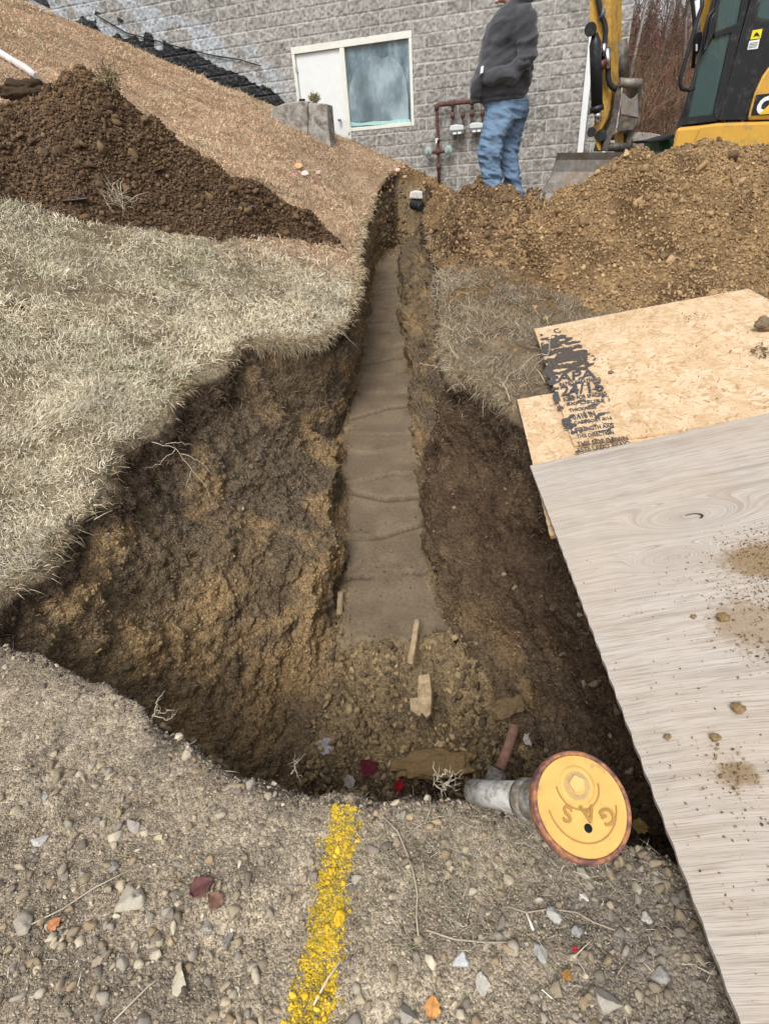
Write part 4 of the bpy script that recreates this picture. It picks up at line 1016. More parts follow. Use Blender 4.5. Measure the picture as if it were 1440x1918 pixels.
# ink stamp on the big chipboard
M_ink = mat_plain('black_ink', (.075, .072, .075), .85, var=.45, scale=50)
def text_mesh(body, size, ext=0.0, align='LEFT', bold=0.0, shear=0.0):
    cu = bpy.data.curves.new('text', 'FONT'); cu.body = body; cu.size = size; cu.extrude = ext; cu.align_x = align; cu.offset = bold; cu.shear = shear; cu.resolution_u = 3
    ob = bpy.data.objects.new('text', cu); sc.collection.objects.link(ob); dg = bpy.context.evaluated_depsgraph_get(); dg.update()
    me = bpy.data.meshes.new_from_object(ob.evaluated_get(dg)); bpy.data.objects.remove(ob); bpy.data.curves.remove(cu)
    return me
def put_text(name, body, size, M4, mat, parent, ext=.0006, align='LEFT', bold=0.0, sx=1.0, shear=0.0):
    me = text_mesh(body, size, ext, align, bold, shear); me.materials.clear(); me.materials.append(mat)
    me.transform(M4 @ Matrix.Diagonal((sx, 1, 1, 1)))
    o = bpy.data.objects.new(name, me); sc.collection.objects.link(o)
    if parent: o.parent = parent; o.matrix_parent_inverse = parent_inv(parent) if parent.type == 'EMPTY' else parent.matrix_world.inverted()
    return o
MOI = MOSB.inverted()
def osb_local(px, py):
    d = Vector(ray(px, py).tolist()); o_ = Vector(EYEP.tolist()); n_ = MOSB.to_3x3() @ Vector((0, 0, 1)); a0 = MOSB.translation
    t = (a0 - o_).dot(n_) / d.dot(n_); return MOI @ (o_ + d * t)
osb.matrix_world = MOSB
def stamp(lines):
    for (px, py, px2, py2, hpx, txt) in lines:
        p = osb_local(px, py); q = osb_local(px2, py2); up_ = osb_local(px - .0, py - hpx)
        size = abs((up_ - p).y) * 1.35 + 1e-4; ang = math.atan2(q.y - p.y, q.x - p.x)
        # board y runs towards the viewer, so text is flipped to read from the viewer's side
        me = text_mesh(txt, size, .0004, bold=size * .02); w_ = max(v.co.x for v in me.vertices); bpy.data.meshes.remove(me)
        sx = (q - p).length / max(w_, 1e-3)
        uz = 1
        M4 = MOSB @ Matrix.Translation((p.x, p.y, .0065)) @ Matrix.Rotation(ang, 4, 'Z') @ Matrix.Diagonal((1, -1 if MOSB.to_3x3().determinant() < 0 or True else 1, 1, 1))
        put_text('ink_stamp', txt, size, M4, M_ink, osb, .0004, sx=sx, bold=size * .02)
C2F = lambda x, y: (960 + x / 3.0, 540 + y / 3.0)
def L4(x, y, x2, y2, h, t):
    a, b = C2F(x, y), C2F(x2, y2); return (a[0], a[1], b[0], b[1], h / 3.0, t)
stamp([L4(238, 258, 275, 250, 26, 'C'), L4(252, 530, 468, 506, 50, 'APA'), L4(262, 556, 495, 524, 20, 'RATED SHEATHING'), L4(270, 610, 515, 580, 58, '24/16'),
       L4(285, 640, 530, 606, 22, 'SIZED FOR SPACING'), L4(300, 665, 545, 640, 18, 'EXPOSURE 1'), L4(318, 700, 470, 680, 18, 'THICKNESS'), L4(340, 745, 470, 725, 34, '0.418 IN'), L4(345, 772, 560, 742, 18, 'CATEGORY 7/16'),
       L4(352, 815, 570, 785, 24, 'STRENGTH AXIS'), L4(362, 850, 570, 826, 22, 'THIS DIRECTION'), L4(365, 895, 650, 860, 26, 'THIS SIDE DOWN'), L4(368, 930, 665, 888, 26, 'ESTE LADO ABAJO')])
# ruled lines and the smeared ink patches of the stamp
mb = MB()
def onosb(px, py, lift=.0062):
    p = osb_local(px, py); p.z = lift; return MOSB @ p
for a in ((262, 538, 495, 508), (285, 620, 530, 590), (300, 672, 555, 652), (330, 690, 560, 660), (350, 778, 575, 760), (360, 860, 640, 832)):
    mb = MB(); x1, y1 = C2F(a[0], a[1]); x2, y2 = C2F(a[2], a[3]); mb.prism([onosb(x1, y1), onosb(x2, y2), onosb(x2, y2 + 1.4), onosb(x1, y1 + 1.4)], (0, 0, .0008)); mb.build('stamp_rule', M_ink, osb)
def blot(name, poly, thr, seed, mat, step=.004, f=28, lift=.0074):
    """ragged blot: cells of a fine grid inside poly (board px) where noise passes"""
    L = np.array([[osb_local(*C2F(a, b)).x, osb_local(*C2F(a, b)).y] for a, b in poly]); x0, y0 = L.min(0); x1, y1 = L.max(0)
    X, Y = np.meshgrid(np.arange(x0, x1, step), np.arange(y0, y1, step)); x, y = X.ravel(), Y.ravel(); ins = np.zeros(len(x), bool); j = len(L) - 1
    ed = np.full(len(x), 9.0)
    for i in range(len(L)):
        xi, yi = L[i]; xj, yj = L[j]; ins ^= ((yi > y) != (yj > y)) & (x < (xj - xi) * (y - yi) / (yj - yi + 1e-12) + xi)
        e = np.array([xj - xi, yj - yi]); t = np.clip(((x - xi) * e[0] + (y - yi) * e[1]) / (e @ e + 1e-12), 0, 1); ed = np.minimum(ed, np.hypot(x - xi - t * e[0], y - yi - t * e[1])); j = i
    ok = ins & (fbm(P3(x, y), f, 4, seed) + np.clip(ed, 0, .03) * 18 > thr)
    idx = np.arange(len(x)).reshape(X.shape); Q = np.stack([idx[:-1, :-1], idx[:-1, 1:], idx[1:, 1:], idx[1:, :-1]], -1).reshape(-1, 4); Q = Q[ok[Q].all(1)]
    zz = .004 * np.sin(x * 2.1 + y * 1.3) + .003 * np.sin(y * 4) + (lift - .006)
    V = np.array([(MOSB @ Vector((a, b, c)))[:] for a, b, c in zip(x, y, zz)]); u, inv = np.unique(Q, return_inverse=True)
    o = mesh_np(name, V[u], inv.reshape(-1, 4), mat); o.parent = osb; o.matrix_parent_inverse = MOSB.inverted(); return o
blot('ink_smear', [(165, 420), (250, 400), (260, 520), (262, 600), (290, 680), (250, 690), (215, 600), (190, 520)], .05, 5, M_ink)
blot('ink_smear', [(270, 730), (340, 700), (365, 790), (380, 940), (350, 945), (320, 800), (280, 800)], .25, 6, M_ink)
blot('ink_smear', [(250, 520), (480, 480), (560, 650), (600, 760), (650, 880), (380, 940), (300, 690)], .98, 9, M_ink, step=.003, f=45)
M_mud = mat_earth('drying_mud', 120, 400, .6, 1.4, .9, .003)
M_muddark = mat_plain('dark_mud', (.085, .07, .06), .95, var=.4, scale=60, bumps=.9, bscale=200)
blot('mud_patch', [(150, 260), (280, 262), (380, 300), (470, 400), (440, 470), (330, 470), (250, 520), (165, 420)], .12, 7, M_muddark, f=22, lift=.0086)
def on_board(Mb, ax, ay, z=.01): return Mb @ Vector((ax, ay, z))
def bl(Mb, px, py):
    d = Vector(ray(px, py).tolist()); o_ = Vector(EYEP.tolist()); n_ = Mb.to_3x3() @ Vector((0, 0, 1)); t = (Mb.translation - o_).dot(n_) / d.dot(n_); return np.array((o_ + d * t)[:])
# grit scattered on the boards
def grit(name, Mb, spots, mat, cols):
    P = []; S_ = []
    for (px, py, r, n, smin, smax) in spots:
        c = bl(Mb, px, py); ux = np.array((Mb.to_3x3() @ Vector((1, 0, 0)))[:]); uy = np.array((Mb.to_3x3() @ Vector((0, 1, 0)))[:]); nz_ = np.array((Mb.to_3x3() @ Vector((0, 0, 1)))[:])
        g = RNG.normal(size=(n, 2)) * r; s = smin + (smax - smin) * RNG.random(n) ** 3
        P.append(c + g[:, :1] * ux + g[:, 1:] * uy + nz_ * (.004 + s * .4)[:, None]); S_.append(s)
    P = np.concatenate(P); S_ = np.concatenate(S_); loc = np.array([(Mb.inverted() @ Vector(p))[:] for p in P])
    ok = (loc[:, 0] > .01) & (loc[:, 1] > .01); P, S_ = P[ok], S_[ok]
    o = rocks(name, P, S_, pal(len(P), cols, .2), mat, 1); o['kind'] = 'stuff'; return o
grit('board_grit', MPLY, [(1415, 1035, .055, 900, .001, .005), (1440, 1120, .06, 600, .001, .005), (1400, 1060, .10, 500, .001, .0035), (1430, 1210, .05, 250, .001, .006), (1370, 1440, .03, 90, .001, .006), (1300, 1400, .2, 260, .001, .004), (1250, 1200, .3, 240, .001, .0035), (1400, 1700, .2, 200, .001, .004), (1380, 1480, .06, 120, .001, .004), (1300, 1100, .12, 150, .001, .003)], M_earth, [(.27, .19, .09), (.20, .13, .07), (.33, .24, .12), (.12, .08, .05)])
grit('board_grit', MOSB, [(1290, 595, .05, 130, .002, .008), (1436, 660, .05, 160, .003, .014), (1060, 640, .06, 200, .002, .007), (1300, 700, .35, 130, .002, .006), (1080, 680, .05, 120, .002, .008)], M_earth, [(.22, .17, .11), (.14, .10, .07), (.3, .23, .14)])
def single(name, level, pos, size, col, mat, label, cat, group=None, squash=.62, sc3=None, rz=0):
    V, F, C = rocks_mesh(np.array([[0, 0, 0.]]), np.array([1.0]), np.array([col]), 5 if size > .05 else level, squash=squash, flat=.15)
    if name in ('sod_lump', 'soil_clod', 'clay_slab'):
        V, F = ico(5 if size > .05 else 4); c1_, _, _ = cell(V + size * 40, 1.6, 9); V = V * (.82 + .22 * fbm(V + size * 90, 1.4, 4, 8) + .35 * np.clip(.6 - c1_, -.2, .6) + .05 * fbm(V, 9, 3, 11))[:, None] * np.array([1, .85, squash]); C = None
    if sc3: 
        V = V * np.array(sc3)
    V = V * size
    c_, s_ = math.cos(rz), math.sin(rz); V = V @ np.array([[c_, s_, 0], [-s_, c_, 0], [0, 0, 1]])
    V = V * (1 + (.05 if mat is M_stone else .16) * fbm(V / size, 2.6, 4, int(size * 1e5) % 97))[:, None]
    o = mesh_np(name, V, F, mat, col=np.repeat([col], len(V), 0)); o.location = tuple(pos); tag(o, label, cat, group); return o
for i, (px, py, r, lab) in enumerate(((1352, 1160, .017, 'round brown clod on the plywood below the dirt smear'), (1248, 1382, .009, 'small brown crumb on the plywood nearest the gas box lid'), (1337, 1384, .012, 'small brown clod on the plywood right of the gas box lid'), (1380, 1330, .016, 'crumbly dark clod on the plywood by the picture edge'), (1297, 1157, .009, 'tiny clod on the plywood just left of the round brown clod'))):
    p = bl(MPLY, px, py); single('soil_clod', 3, p + np.array([0, 0, r * .4]), r, (.24, .16, .08), M_earth, lab, 'clod', 'single clods lying on the plywood')
for px, py, r, lab in ((1143, 700, .016, 'dark round clod on the chipboard right of the ink stamp'), (1432, 618, .06, 'fist sized grey-brown clod on the chipboard at the picture edge')):
    p = bl(MOSB, px, py); single('soil_clod', 3, p + np.array([0, 0, r * .5]), r, (.20, .15, .10), M_earth, lab, 'clod', 'single clods lying on the chipboard')
# knot in the plywood: a dark crescent hole edge and plug
p = bl(MPLY, 1297, 972); Mk = Matrix.Translation(Vector(p)) @ MPLY.to_3x3().to_4x4()
k_ = MB(); ring = []
N_ = 22
outer = [(.030 * math.cos(t), .017 * math.sin(t)) for t in np.linspace(-2.2, .9, N_)]
inner = [(.024 * math.cos(t) - .002, .0145 * math.sin(t)) for t in np.linspace(.9, -2.2, N_)]
k_.prism([Mk @ Vector((a, b, -.002)) for a, b in outer + inner], (Mk.to_3x3() @ Vector((0, 0, .0105)))); ko = k_.build('knot_crack', mat_plain('knot_dark', (.05, .035, .03), .9), None)
ko.parent = ply; ko.matrix_parent_inverse = MPLY.inverted()

# ------------------------------------------------------------------ gas curb box lying on the rim
gc = empty('gas_curb_box', (0, 0, 0))
LCp = EYEP + ray(1088, 1508) * .92
vd = ray(1088, 1508); vd = vd / np.linalg.norm(vd)
nrm = -vd; 
nrm = nrm + CR * .42 + CU * .10; nrm /= np.linalg.norm(nrm)
gc.location = tuple(LCp)
tag(gc, 'round yellow GAS lid with rusty rim on a grey pipe leaning out of the pit', 'gas valve box')
nz_ = Vector(nrm.tolist()); upv = Vector(CU.tolist()); ty = (upv - nz_ * upv.dot(nz_)).normalized(); tx_ = ty.cross(nz_).normalized()
ML = Matrix(((tx_.x, ty.x, nz_.x, LCp[0]), (tx_.y, ty.y, nz_.y, LCp[1]), (tx_.z, ty.z, nz_.z, LCp[2]), (0, 0, 0, 1)))
def lathe(prof, n=64):
    """prof list of (r,z) -> V,F in local lid coordinates"""
    V = [(r * math.cos(6.283185 * k / n), r * math.sin(6.283185 * k / n), z) for r, z in prof for k in range(n)]
    F = [(i * n + k, i * n + (k + 1) % n, (i + 1) * n + (k + 1) % n, (i + 1) * n + k) for i in range(len(prof) - 1) for k in range(n)]
    return np.array(V), np.array(F)
def lput(name, V, F, mat, par=gc, smooth=True, Mx=None, col=None):
    Mx = Mx or ML; V = np.array([(Mx @ Vector(v))[:] for v in V]); o = mesh_np(name, V, F, mat, smooth=smooth, col=col); o.parent = par; o.matrix_parent_inverse = parent_inv(par); return o
M_lidy = mat_plain('worn_yellow_paint', (.60, .38, .11), .55, var=.10, scale=25, dirt=(.36, .22, .08), dirtamt=.2, dscale=30, bumps=.15, bscale=300)
m, nt, b = nodes('rusty_rim'); tc = objco(nt)
f = noise(nt, 45, 6, .7, tc); c = ramp(nt, f, [(.33, (.07, .035, .035)), (.47, (.17, .075, .06)), (.58, (.38, .16, .07)), (.70, (.55, .28, .10))]); lk(nt, c, b.inputs['Base Color']); b.inputs['Roughness'].default_value = .75; bump(nt, b, f, .5, .002); M_rim = m
R_ = .0855
V, F = lathe([(.0, .003), (.0735, .003), (.0745, .003), (.0762, .0043), (.0762, -.004)]); 
lid = lput('lid', V[:], F, M_lidy)
V, F = lathe([(.0764, -.004), (.0770, .0042), (.0785, .0060), (.0815, .0060), (.084, .004), (.0848, -.002), (.0848, -.014), (.082, -.02), (.066, -.024)]); lput('rim', V, F, M_rim)
# raised details of the lid: nut recess ring, pentagon nut, curved ribs, hole, letters
def arc_band(r0, r1, a0, a1, z0, z1, cx_=0, cy_=0, n=40):
    A_ = np.linspace(a0, a1, n); mb = MB(); 
    for k in range(n - 1):
        q = [(cx_ + r * math.cos(t), cy_ + r * math.sin(t), z0) for r, t in ((r0, A_[k]), (r1, A_[k]), (r1, A_[k + 1]), (r0, A_[k + 1]))]
        mb.prism([ML @ Vector(p) for p in q], ML.to_3x3() @ Vector((0, 0, z1 - z0)))
    return mb
d2r = math.radians
M_lidl = mat_plain('shaded_yellow_relief', (.36, .20, .055), .6, var=.15, scale=40)  # darker yellow paints shade onto the lid's raised letters and ribs
nc = (.000, .030)
V, F = lathe([(.0305, .0034), (.0290, .0050), (.0235, .0054), (.0215, .0042), (.0205, .0012 + .0022), (.014, .0033)], 48); V = V + np.array([nc[0], nc[1], 0]); lput('nut_recess', V, F, M_lidy, lid)
M_dirtyy = mat_plain('dusty_yellow', (.42, .30, .16), .8, var=.2, scale=80)
V, F = lathe([(.0225, .0037), (.0205, .00425), (.017, .00435), (.0155, .0036)], 48); V = V + np.array([nc[0], nc[1], 0]); lput('dust_ring', V, F, M_dirtyy, lid)
mb = MB(); mb.prism([ML @ Vector((nc[0] - .002 + .0145 * math.cos(t + 2.95), nc[1] + .001 + .0145 * math.sin(t + 2.95), .003)) for t in np.arange(5) * 2 * math.pi / 5], ML.to_3x3() @ Vector((0, 0, .008))); mb.build('pentagon_nut', mat_plain('nut_yellow', (.66, .43, .16), .5), lid, bevel=.0008)
arc_band(.0585, .0605, d2r(-172), d2r(-8), .003, .0048, 0, .004).build('raised_rib', M_lidl, lid)
arc_band(.036, .0385, d2r(180), d2r(360), .003, .0046, 0, .030).build('raised_rib', M_lidl, lid)
V, F = lathe([(.0001, .0042), (.0066, .0042), (.0068, .003)], 24); V = V + np.array([.001, -.034, 0]); lput('lift_hole', V, F, mat_plain('hole_black', (.004, .004, .004), .9), lid)
# letters upside down as in the photo: S A G from left to right, tops pointing to the lower rim
for ch, ax, ay, rr in (('G', .036, -.008, 196), ('A', .006, -.002, 182), ('S', -.026, .000, 164)):
    M4 = ML @ Matrix.Translation((ax, ay, .0035)) @ Matrix.Rotation(d2r(rr), 4, 'Z') @ Matrix.Translation((0, 0, 0))
    put_text('raised_letter', ch, .036, M4, M_lidl, None, .0026, 'CENTER', .0006)
for o in [x for x in sc.objects if x.name.startswith('raised_letter')]:
    o.parent = lid; o.matrix_parent_inverse = parent_inv(lid)
M_pipe = mat_plain('galvanised_pipe', (.27, .265, .25), .7, var=.45, scale=70, dirt=(.13, .10, .07), dirtamt=.75, dscale=45, bumps=.5, bscale=200)
end = EYEP + ray(925, 1488) * 1.10
mid_ = EYEP + ray(1000, 1490) * 1.02
mb = MB(); a0 = Vector(LCp) - nz_ * .022; e0 = Vector(end); ax_ = (e0 - a0)
mb.tube([a0, a0 - nz_ * .03, a0 + ax_ * .35, a0 + ax_ * .62], [.046, .038, .036, .034], 28); mb.build('upper_pipe', M_pipe, gc)
mb = MB(); mb.tube([a0 + ax_ * .50, a0 + ax_ * .52, a0 + ax_ * .58, a0 + ax_ * .60], [.034, .037, .037, .034], 28); mb.build('coupling', M_pipe, gc)
mb = MB(); mb.tube([a0 + ax_ * .6, e0, e0 + ax_ * .32], [.031, .026, .024], 24); mb.build('lower_pipe', mat_plain('pale_pipe', (.36, .35, .33), .7, var=.35, scale=45, dirt=(.1, .08, .06), dirtamt=.5, dscale=30), gc)
# ------------------------------------------------------------------ small excavator
M_cat = mat_plain('machine_yellow', (.60, .34, .055), .4, var=.06, scale=4, dirt=(.32, .22, .10), dirtamt=.3, dscale=7)
M_catd = mat_plain('machine_yellow_scuffed', (.55, .31, .05), .5, var=.1, scale=6, dirt=(.20, .13, .06), dirtamt=.6, dscale=9)
M_blk = mat_plain('machine_black', (.013, .014, .017), .35, var=.1, dirt=(.06, .055, .05), dirtamt=.3, dscale=8)
M_rub = mat_plain('black_rubber', (.02, .02, .022), .6)
M_chrome = mat_plain('chrome_rod', (.75, .77, .80), .18, 1.0)
M_steelw = mat_plain('worn_steel', (.23, .215, .20), .5, .4, var=.3, scale=14, dirt=(.20, .14, .085), dirtamt=.55, dscale=9, bumps=.3, bscale=60)
M_steeld = mat_plain('dark_worn_steel', (.07, .068, .066), .5, .4, var=.4, scale=16, dirt=(.22, .17, .12), dirtamt=.55, dscale=12, bumps=.3)
M_beige = mat_plain('beige_trim', (.42, .40, .33), .7)
m, nt, b = nodes('cab_glass'); b.inputs['Base Color'].default_value = (.10, .16, .16, 1); b.inputs['Roughness'].default_value = .06
tr = nt.nodes.new('ShaderNodeBsdfTransparent'); tr.inputs[0].default_value = (.66, .76, .74, 1); mxs = nt.nodes.new('ShaderNodeMixShader'); mxs.inputs[0].default_value = .40
lk(nt, tr.outputs[0], mxs.inputs[1]); lk(nt, b.outputs[0], mxs.inputs[2]); lk(nt, mxs.outputs[0], nt.nodes['Material Output'].inputs[0]); M_glass = m
YE = 8.3
def ec(x, y): return (980 + x / 3.1304, y / 3.1304)
def EP(pts, Y=YE): return [tuple(aty(*ec(x, y), Y)) for x, y in pts]
ex = empty('excavator', tuple(aty(1350, 300, YE + .6)))
tag(ex, 'yellow and black compact excavator parked behind the soil heap with its arm lowered', 'excavator')
SK = .52
def eprism(name, pts, dY, mat, Y=YE, par=ex, bev=.006):
    mb = MB(); mb.prism(EP(pts, Y), (SK * dY, dY, 0)); return mb.build(name, mat, par, bevel=bev)
CABW = .95
body = eprism('body', [(905, 748), (893, 770), (868, 890), (862, 960), (1900, 960), (1900, 700), (1440, 712), (1130, 722), (1040, 735)], 1.5, M_cat, YE - .06, bev=.03)
eprism('body_panel', [(912, 760), (880, 880), (985, 880), (1000, 830), (1035, 752)], .02, M_cat, YE - .085, body, .01)
# engine hood bulge behind the cab with the maker's plate
eprism('engine_cover', [(1440, 385), (1395, 450), (1352, 545), (1325, 640), (1312, 705), (1900, 690), (1900, 330), (1560, 335)], .9, M_cat, YE - .05, bev=.03)
# cab frame, two sides
def EPO(pts, Y):
    return [tuple(np.array(p) + OFF) for p in EP(pts, Y)]
for k in range(2):
    Y = YE; OFF = np.array([SK * CABW, CABW, 0.0]) * k
    mb = MB()
    mb.prism(EPO([(1176, -250), (1115, 0), (1000, 470), (912, 735), (955, 735), (1040, 340), (1118, 190), (1152, 0), (1215, -250)], Y), (0, .06, 0)); fr_ = mb.build('cab_pillar', M_blk, ex, bevel=.008)
    mb = MB(); mb.prism(EPO([(1120, 196), (1150, 180), (1255, 138), (1258, 152), (1222, 190), (1118, 222)], Y - .003), (0, .05, 0)); mb.build('cab_rail', M_blk, ex, bevel=.004)
    mb = MB(); mb.prism(EPO([(1360, -250), (1282, 0), (1255, 138), (1218, 190), (1112, 665), (1122, 705), (1142, 704), (1190, 525), (1322, 0), (1400, -250)], Y), (0, .06, 0)); mb.build('cab_pillar', M_blk, ex, bevel=.008)
    mb = MB(); mb.prism(EPO([(912, 736), (940, 690), (1112, 668), (1124, 706), (1142, 708)], Y - .004), (0, .05, 0)); mb.build('cab_sill', M_blk, ex, bevel=.006)
    mb = MB(); mb.prism(EPO([(1330, 0), (1190, 525), (1144, 704), (1310, 702), (1325, 640), (1350, 545), (1393, 450), (1440, 378), (1560, 325), (1600, 200), (1570, 130), (1440, 125), (1362, 118), (1356, 88), (1398, -60), (1500, -250), (1407, -250)], Y), (0, .05, 0)); mb.build('cab_side_panel', M_blk, ex, bevel=.006)
    mb = MB(); mb.prism(EPO([(1376, 106), (1368, 90), (1405, -40), (1500, -240), (1620, -240), (1600, 120), (1440, 112)], Y + .012), (0, .012, 0)); mb.build('rear_window', M_glass, ex)
    mb = MB(); mb.prism(EPO([(1152, 4), (1122, 190), (1150, 176), (1250, 138), (1278, 0), (1350, -240), (1222, -240)], Y + .02), (0, .008, 0)); mb.build('door_window', M_glass, ex)
    mb = MB(); mb.prism(EPO([(1118, 222), (1042, 335), (958, 690), (1112, 668), (1218, 192)], Y + .02), (0, .008, 0)); mb.build('door_window', M_glass, ex)
# roof, front window, rear wall, floor, seat inside
mb = MB(); mb.prism(EP([(1150, -250), (1140, -275), (1640, -275), (1640, -250)], YE - .03), (SK * CABW, CABW + .12, 0)); mb.build('cab_roof', M_cat, ex, bevel=.02)
a0, a1 = EP([(1195, -240), (925, 720)]); mb = MB(); mb.prism([a0, a1, tuple(np.array(a1) + (SK * CABW, CABW, 0)), tuple(np.array(a0) + (SK * CABW, CABW, 0))], (.01, 0, 0)); mb.build('front_window', M_glass, ex)
eprism('cab_floor', [(930, 728), (1140, 705), (1140, 716), (925, 738)], CABW, M_blk, YE + .06)
eprism('seat_base', [(1105, 660), (1120, 520), (1240, 500), (1230, 660)], .5, M_rub, YE + .3)
eprism('seat_back', [(1180, 520), (1225, 250), (1290, 240), (1245, 520)], .46, M_rub, YE + .32)
eprism('console', [(1085, 310), (1100, 288), (1205, 330), (1150, 560), (1120, 650), (1090, 650), (1130, 480), (1150, 360)], .1, M_beige, YE + .12)
eprism('control_box', [(1100, 350), (1145, 350), (1130, 420), (1090, 420)], .1, M_blk, YE + .5)
for k in range(4): eprism('sun_blind_slat', [(1165 + 26 * k, 130), (1180 + 26 * k, -40), (1190 + 26 * k, -40), (1176 + 26 * k, 130)], .01, mat_plain('pale_teal', (.45, .6, .58), .5) if k == 0 else bpy.data.materials['pale_teal'], YE + .9)
# hand rails and mirror
def etube(name, pts, r, mat, Y=YE - .05, n=10):
    mb = MB(); mb.tube(EP(pts, Y), r, n); return mb.build(name, mat, ex)
etube('grab_rail', [(1048, -40), (1045, 40), (1020, 110), (965, 300), (922, 440), (917, 490), (926, 520), (972, 530), (1002, 515)], .022, M_blk, YE - .12)
etube('grab_rail', [(985, -60), (988, 0), (1000, 120), (1002, 260), (992, 400)], .022, M_blk, YE + .3)
etube('grab_rail', [(1130, 60), (1100, 110), (1088, 200), (1070, 280), (1050, 300), (1060, 180), (1085, 90), (1120, 50)], .016, M_blk, YE - .05)
eprism('mirror', [(1008, 190), (1045, 182), (1050, 235), (1020, 320), (1008, 320)], .05, M_blk, YE + .2, bev=.01)
mb = MB(); mb.tube(EP([(1018, 0), (1016, 180)], YE + .32), .035, 10); mb.build('work_light_post', M_white, ex)
eprism('reflector', [(1008, 258), (1020, 258), (1020, 300), (1008, 300)], .01, M_white, YE + .14)
# stickers
M_sty = mat_plain('yellow_sticker', (.75, .65, .04), .4, var=.03); M_stw = mat_plain('white_sticker', (.75, .77, .78), .4, var=.03)
st = eprism('warning_sticker', [(1342, 178), (1400, 168), (1388, 225), (1328, 232)], .004, M_sty, YE - .006, bev=0)
eprism('warning_mark', [(1346, 218), (1356, 196), (1368, 188), (1378, 200), (1384, 214), (1366, 208)], .003, M_blk, YE - .010, st, 0)
st = eprism('label_sticker', [(1322, 240), (1384, 230), (1372, 285), (1310, 292)], .004, M_stw, YE - .006, bev=0)
for j in range(4): eprism('print_line', [(1326 - j * 3, 252 + j * 9), (1374 - j * 3, 245 + j * 9), (1373 - j * 3, 248 + j * 9), (1325 - j * 3, 255 + j * 9)], .002, M_dkgrey, YE - .009, st, 0)
# maker's mark: black plate, white letters, yellow triangle
pl = eprism('name_plate', [(1362, 556), (1700, 520), (1700, 660), (1332, 676)], .006, M_blk, YE - .062, bev=0)
p0 = Vector(aty(*ec(1352, 664), YE - .066)); p1 = Vector(aty(*ec(1600, 648), YE - .066)); ux = (p1 - p0).normalized(); hgt = (Vector(aty(*ec(1375, 566), YE - .066)) - p0).z
uyy = Vector((0.10, 0, 1)).normalized()
Mx = Matrix(((ux.x, uyy.x, 0, p0.x), (ux.y, uyy.y, -1, p0.y), (ux.z, uyy.z, 0, p0.z), (0, 0, 0, 1)))
put_text('plate_lettering', 'CAT', hgt * 1.36, Mx, M_stw, pl, .002, bold=.012, sx=1.05, shear=.12)
eprism('plate_triangle', [(1378, 672), (1440, 612), (1505, 664)], .003, M_sty if False else mat_plain('plate_yellow', (.80, .48, .04), .4), YE - .0715, pl, 0)
# green bin and dark sheet just behind the heap, beside the machine
mb = MB(); mb.prism(EP([(797, 822), (885, 806), (885, 960), (797, 960)], YE + .5), (0, .5, 0)); o = mb.build('green_crate', mat_plain('green_plastic', (.02, .09, .06), .5), None, bevel=.02); tag(o, 'dark green crate standing beside the yellow body of the excavator', 'crate')
mb = MB(); mb.prism(EP([(690, 826), (790, 812), (885, 785), (885, 812), (800, 830), (740, 838)], YE + .35), (0, .4, 0)); o = mb.build('tarpaulin', M_rub, None, bevel=.01); tag(o, 'thin black folded sheet lying over the green crate left of the excavator body', 'tarpaulin')
# undercarriage
gz = Z_at(3.6, 8.8) + .02
for yy_ in (YE + .05, YE + 1.15):
    c0 = np.array([3.9, yy_, gz]); mb = MB(); pts = []
    for t in np.linspace(math.pi / 2, 3 * math.pi / 2, 9): pts.append((c0[0] + .25 * math.cos(t), c0[1], c0[2] + .25 + .25 * math.sin(t)))
    for t in np.linspace(-math.pi / 2, math.pi / 2, 9): pts.append((c0[0] + 1.5 + .25 * math.cos(t), c0[1], c0[2] + .25 + .25 * math.sin(t)))
    mb.prism(pts, (0, .32, 0)); tk = mb.build('track', M_rub, ex, bevel=.02)
mb = MB(); mb.box((3.9, YE + .3, gz + .15), (5.4, YE + 1.2, gz + .55)); mb.build('track_frame', M_blk, ex, bevel=.03)
# blade: curved mouldboard, wider than the tracks
prof = [(1045, 286, 7.62), (1042, 300, 7.66), (1036, 322, 7.66), (1026, 342, 7.60), (1014, 360, 7.50), (1006, 371, 7.42)]
L0 = [Vector(aty(*p)) for p in prof]
L1 = [p + Vector((2.05, -.10, -.12)) for p in L0]
mb = MB(); n_ = len(L0)
for side, off in ((0, Vector((0, 0, 0))), ):
    a = [mb.bm.verts.new(p) for p in L0]; b_ = [mb.bm.verts.new(p) for p in L1]
    a2 = [mb.bm.verts.new(p + Vector((0, .05, .0))) for p in L0]; b2 = [mb.bm.verts.new(p + Vector((0, .05, .0))) for p in L1]
    for i in range(n_ - 1):
        mb.bm.faces.new((a[i], b_[i], b_[i + 1], a[i + 1])); mb.bm.faces.new((a2[i], a2[i + 1], b2[i + 1], b2[i])); mb.bm.faces.new((a[i], a[i + 1], a2[i + 1], a2[i])); mb.bm.faces.new((b_[i], b2[i], b2[i + 1], b_[i + 1]))
    mb.bm.faces.new((a[0], a2[0], b2[0], b_[0])); mb.bm.faces.new((a[-1], b_[-1], b2[-1], a2[-1]))
bld_ = mb.build('blade', M_steelw, ex)
e0 = [Vector(aty(*p)) - Vector((0, .012, 0)) for p in ((1012, 361, 7.48), (1005, 374, 7.40))]
mb = MB(); mb.prism([e0[0], e0[1], e0[1] + Vector((2.05, -.1, -.12)), e0[0] + Vector((2.05, -.1, -.12))], (0, -.02, .0)); mb.build('cutting_edge', mat_plain('bright_worn_steel', (.33, .325, .32), .45, .5, var=.3, scale=20, dirt=(.2, .15, .1), dirtamt=.4, dscale=12), bld_, bevel=.003)
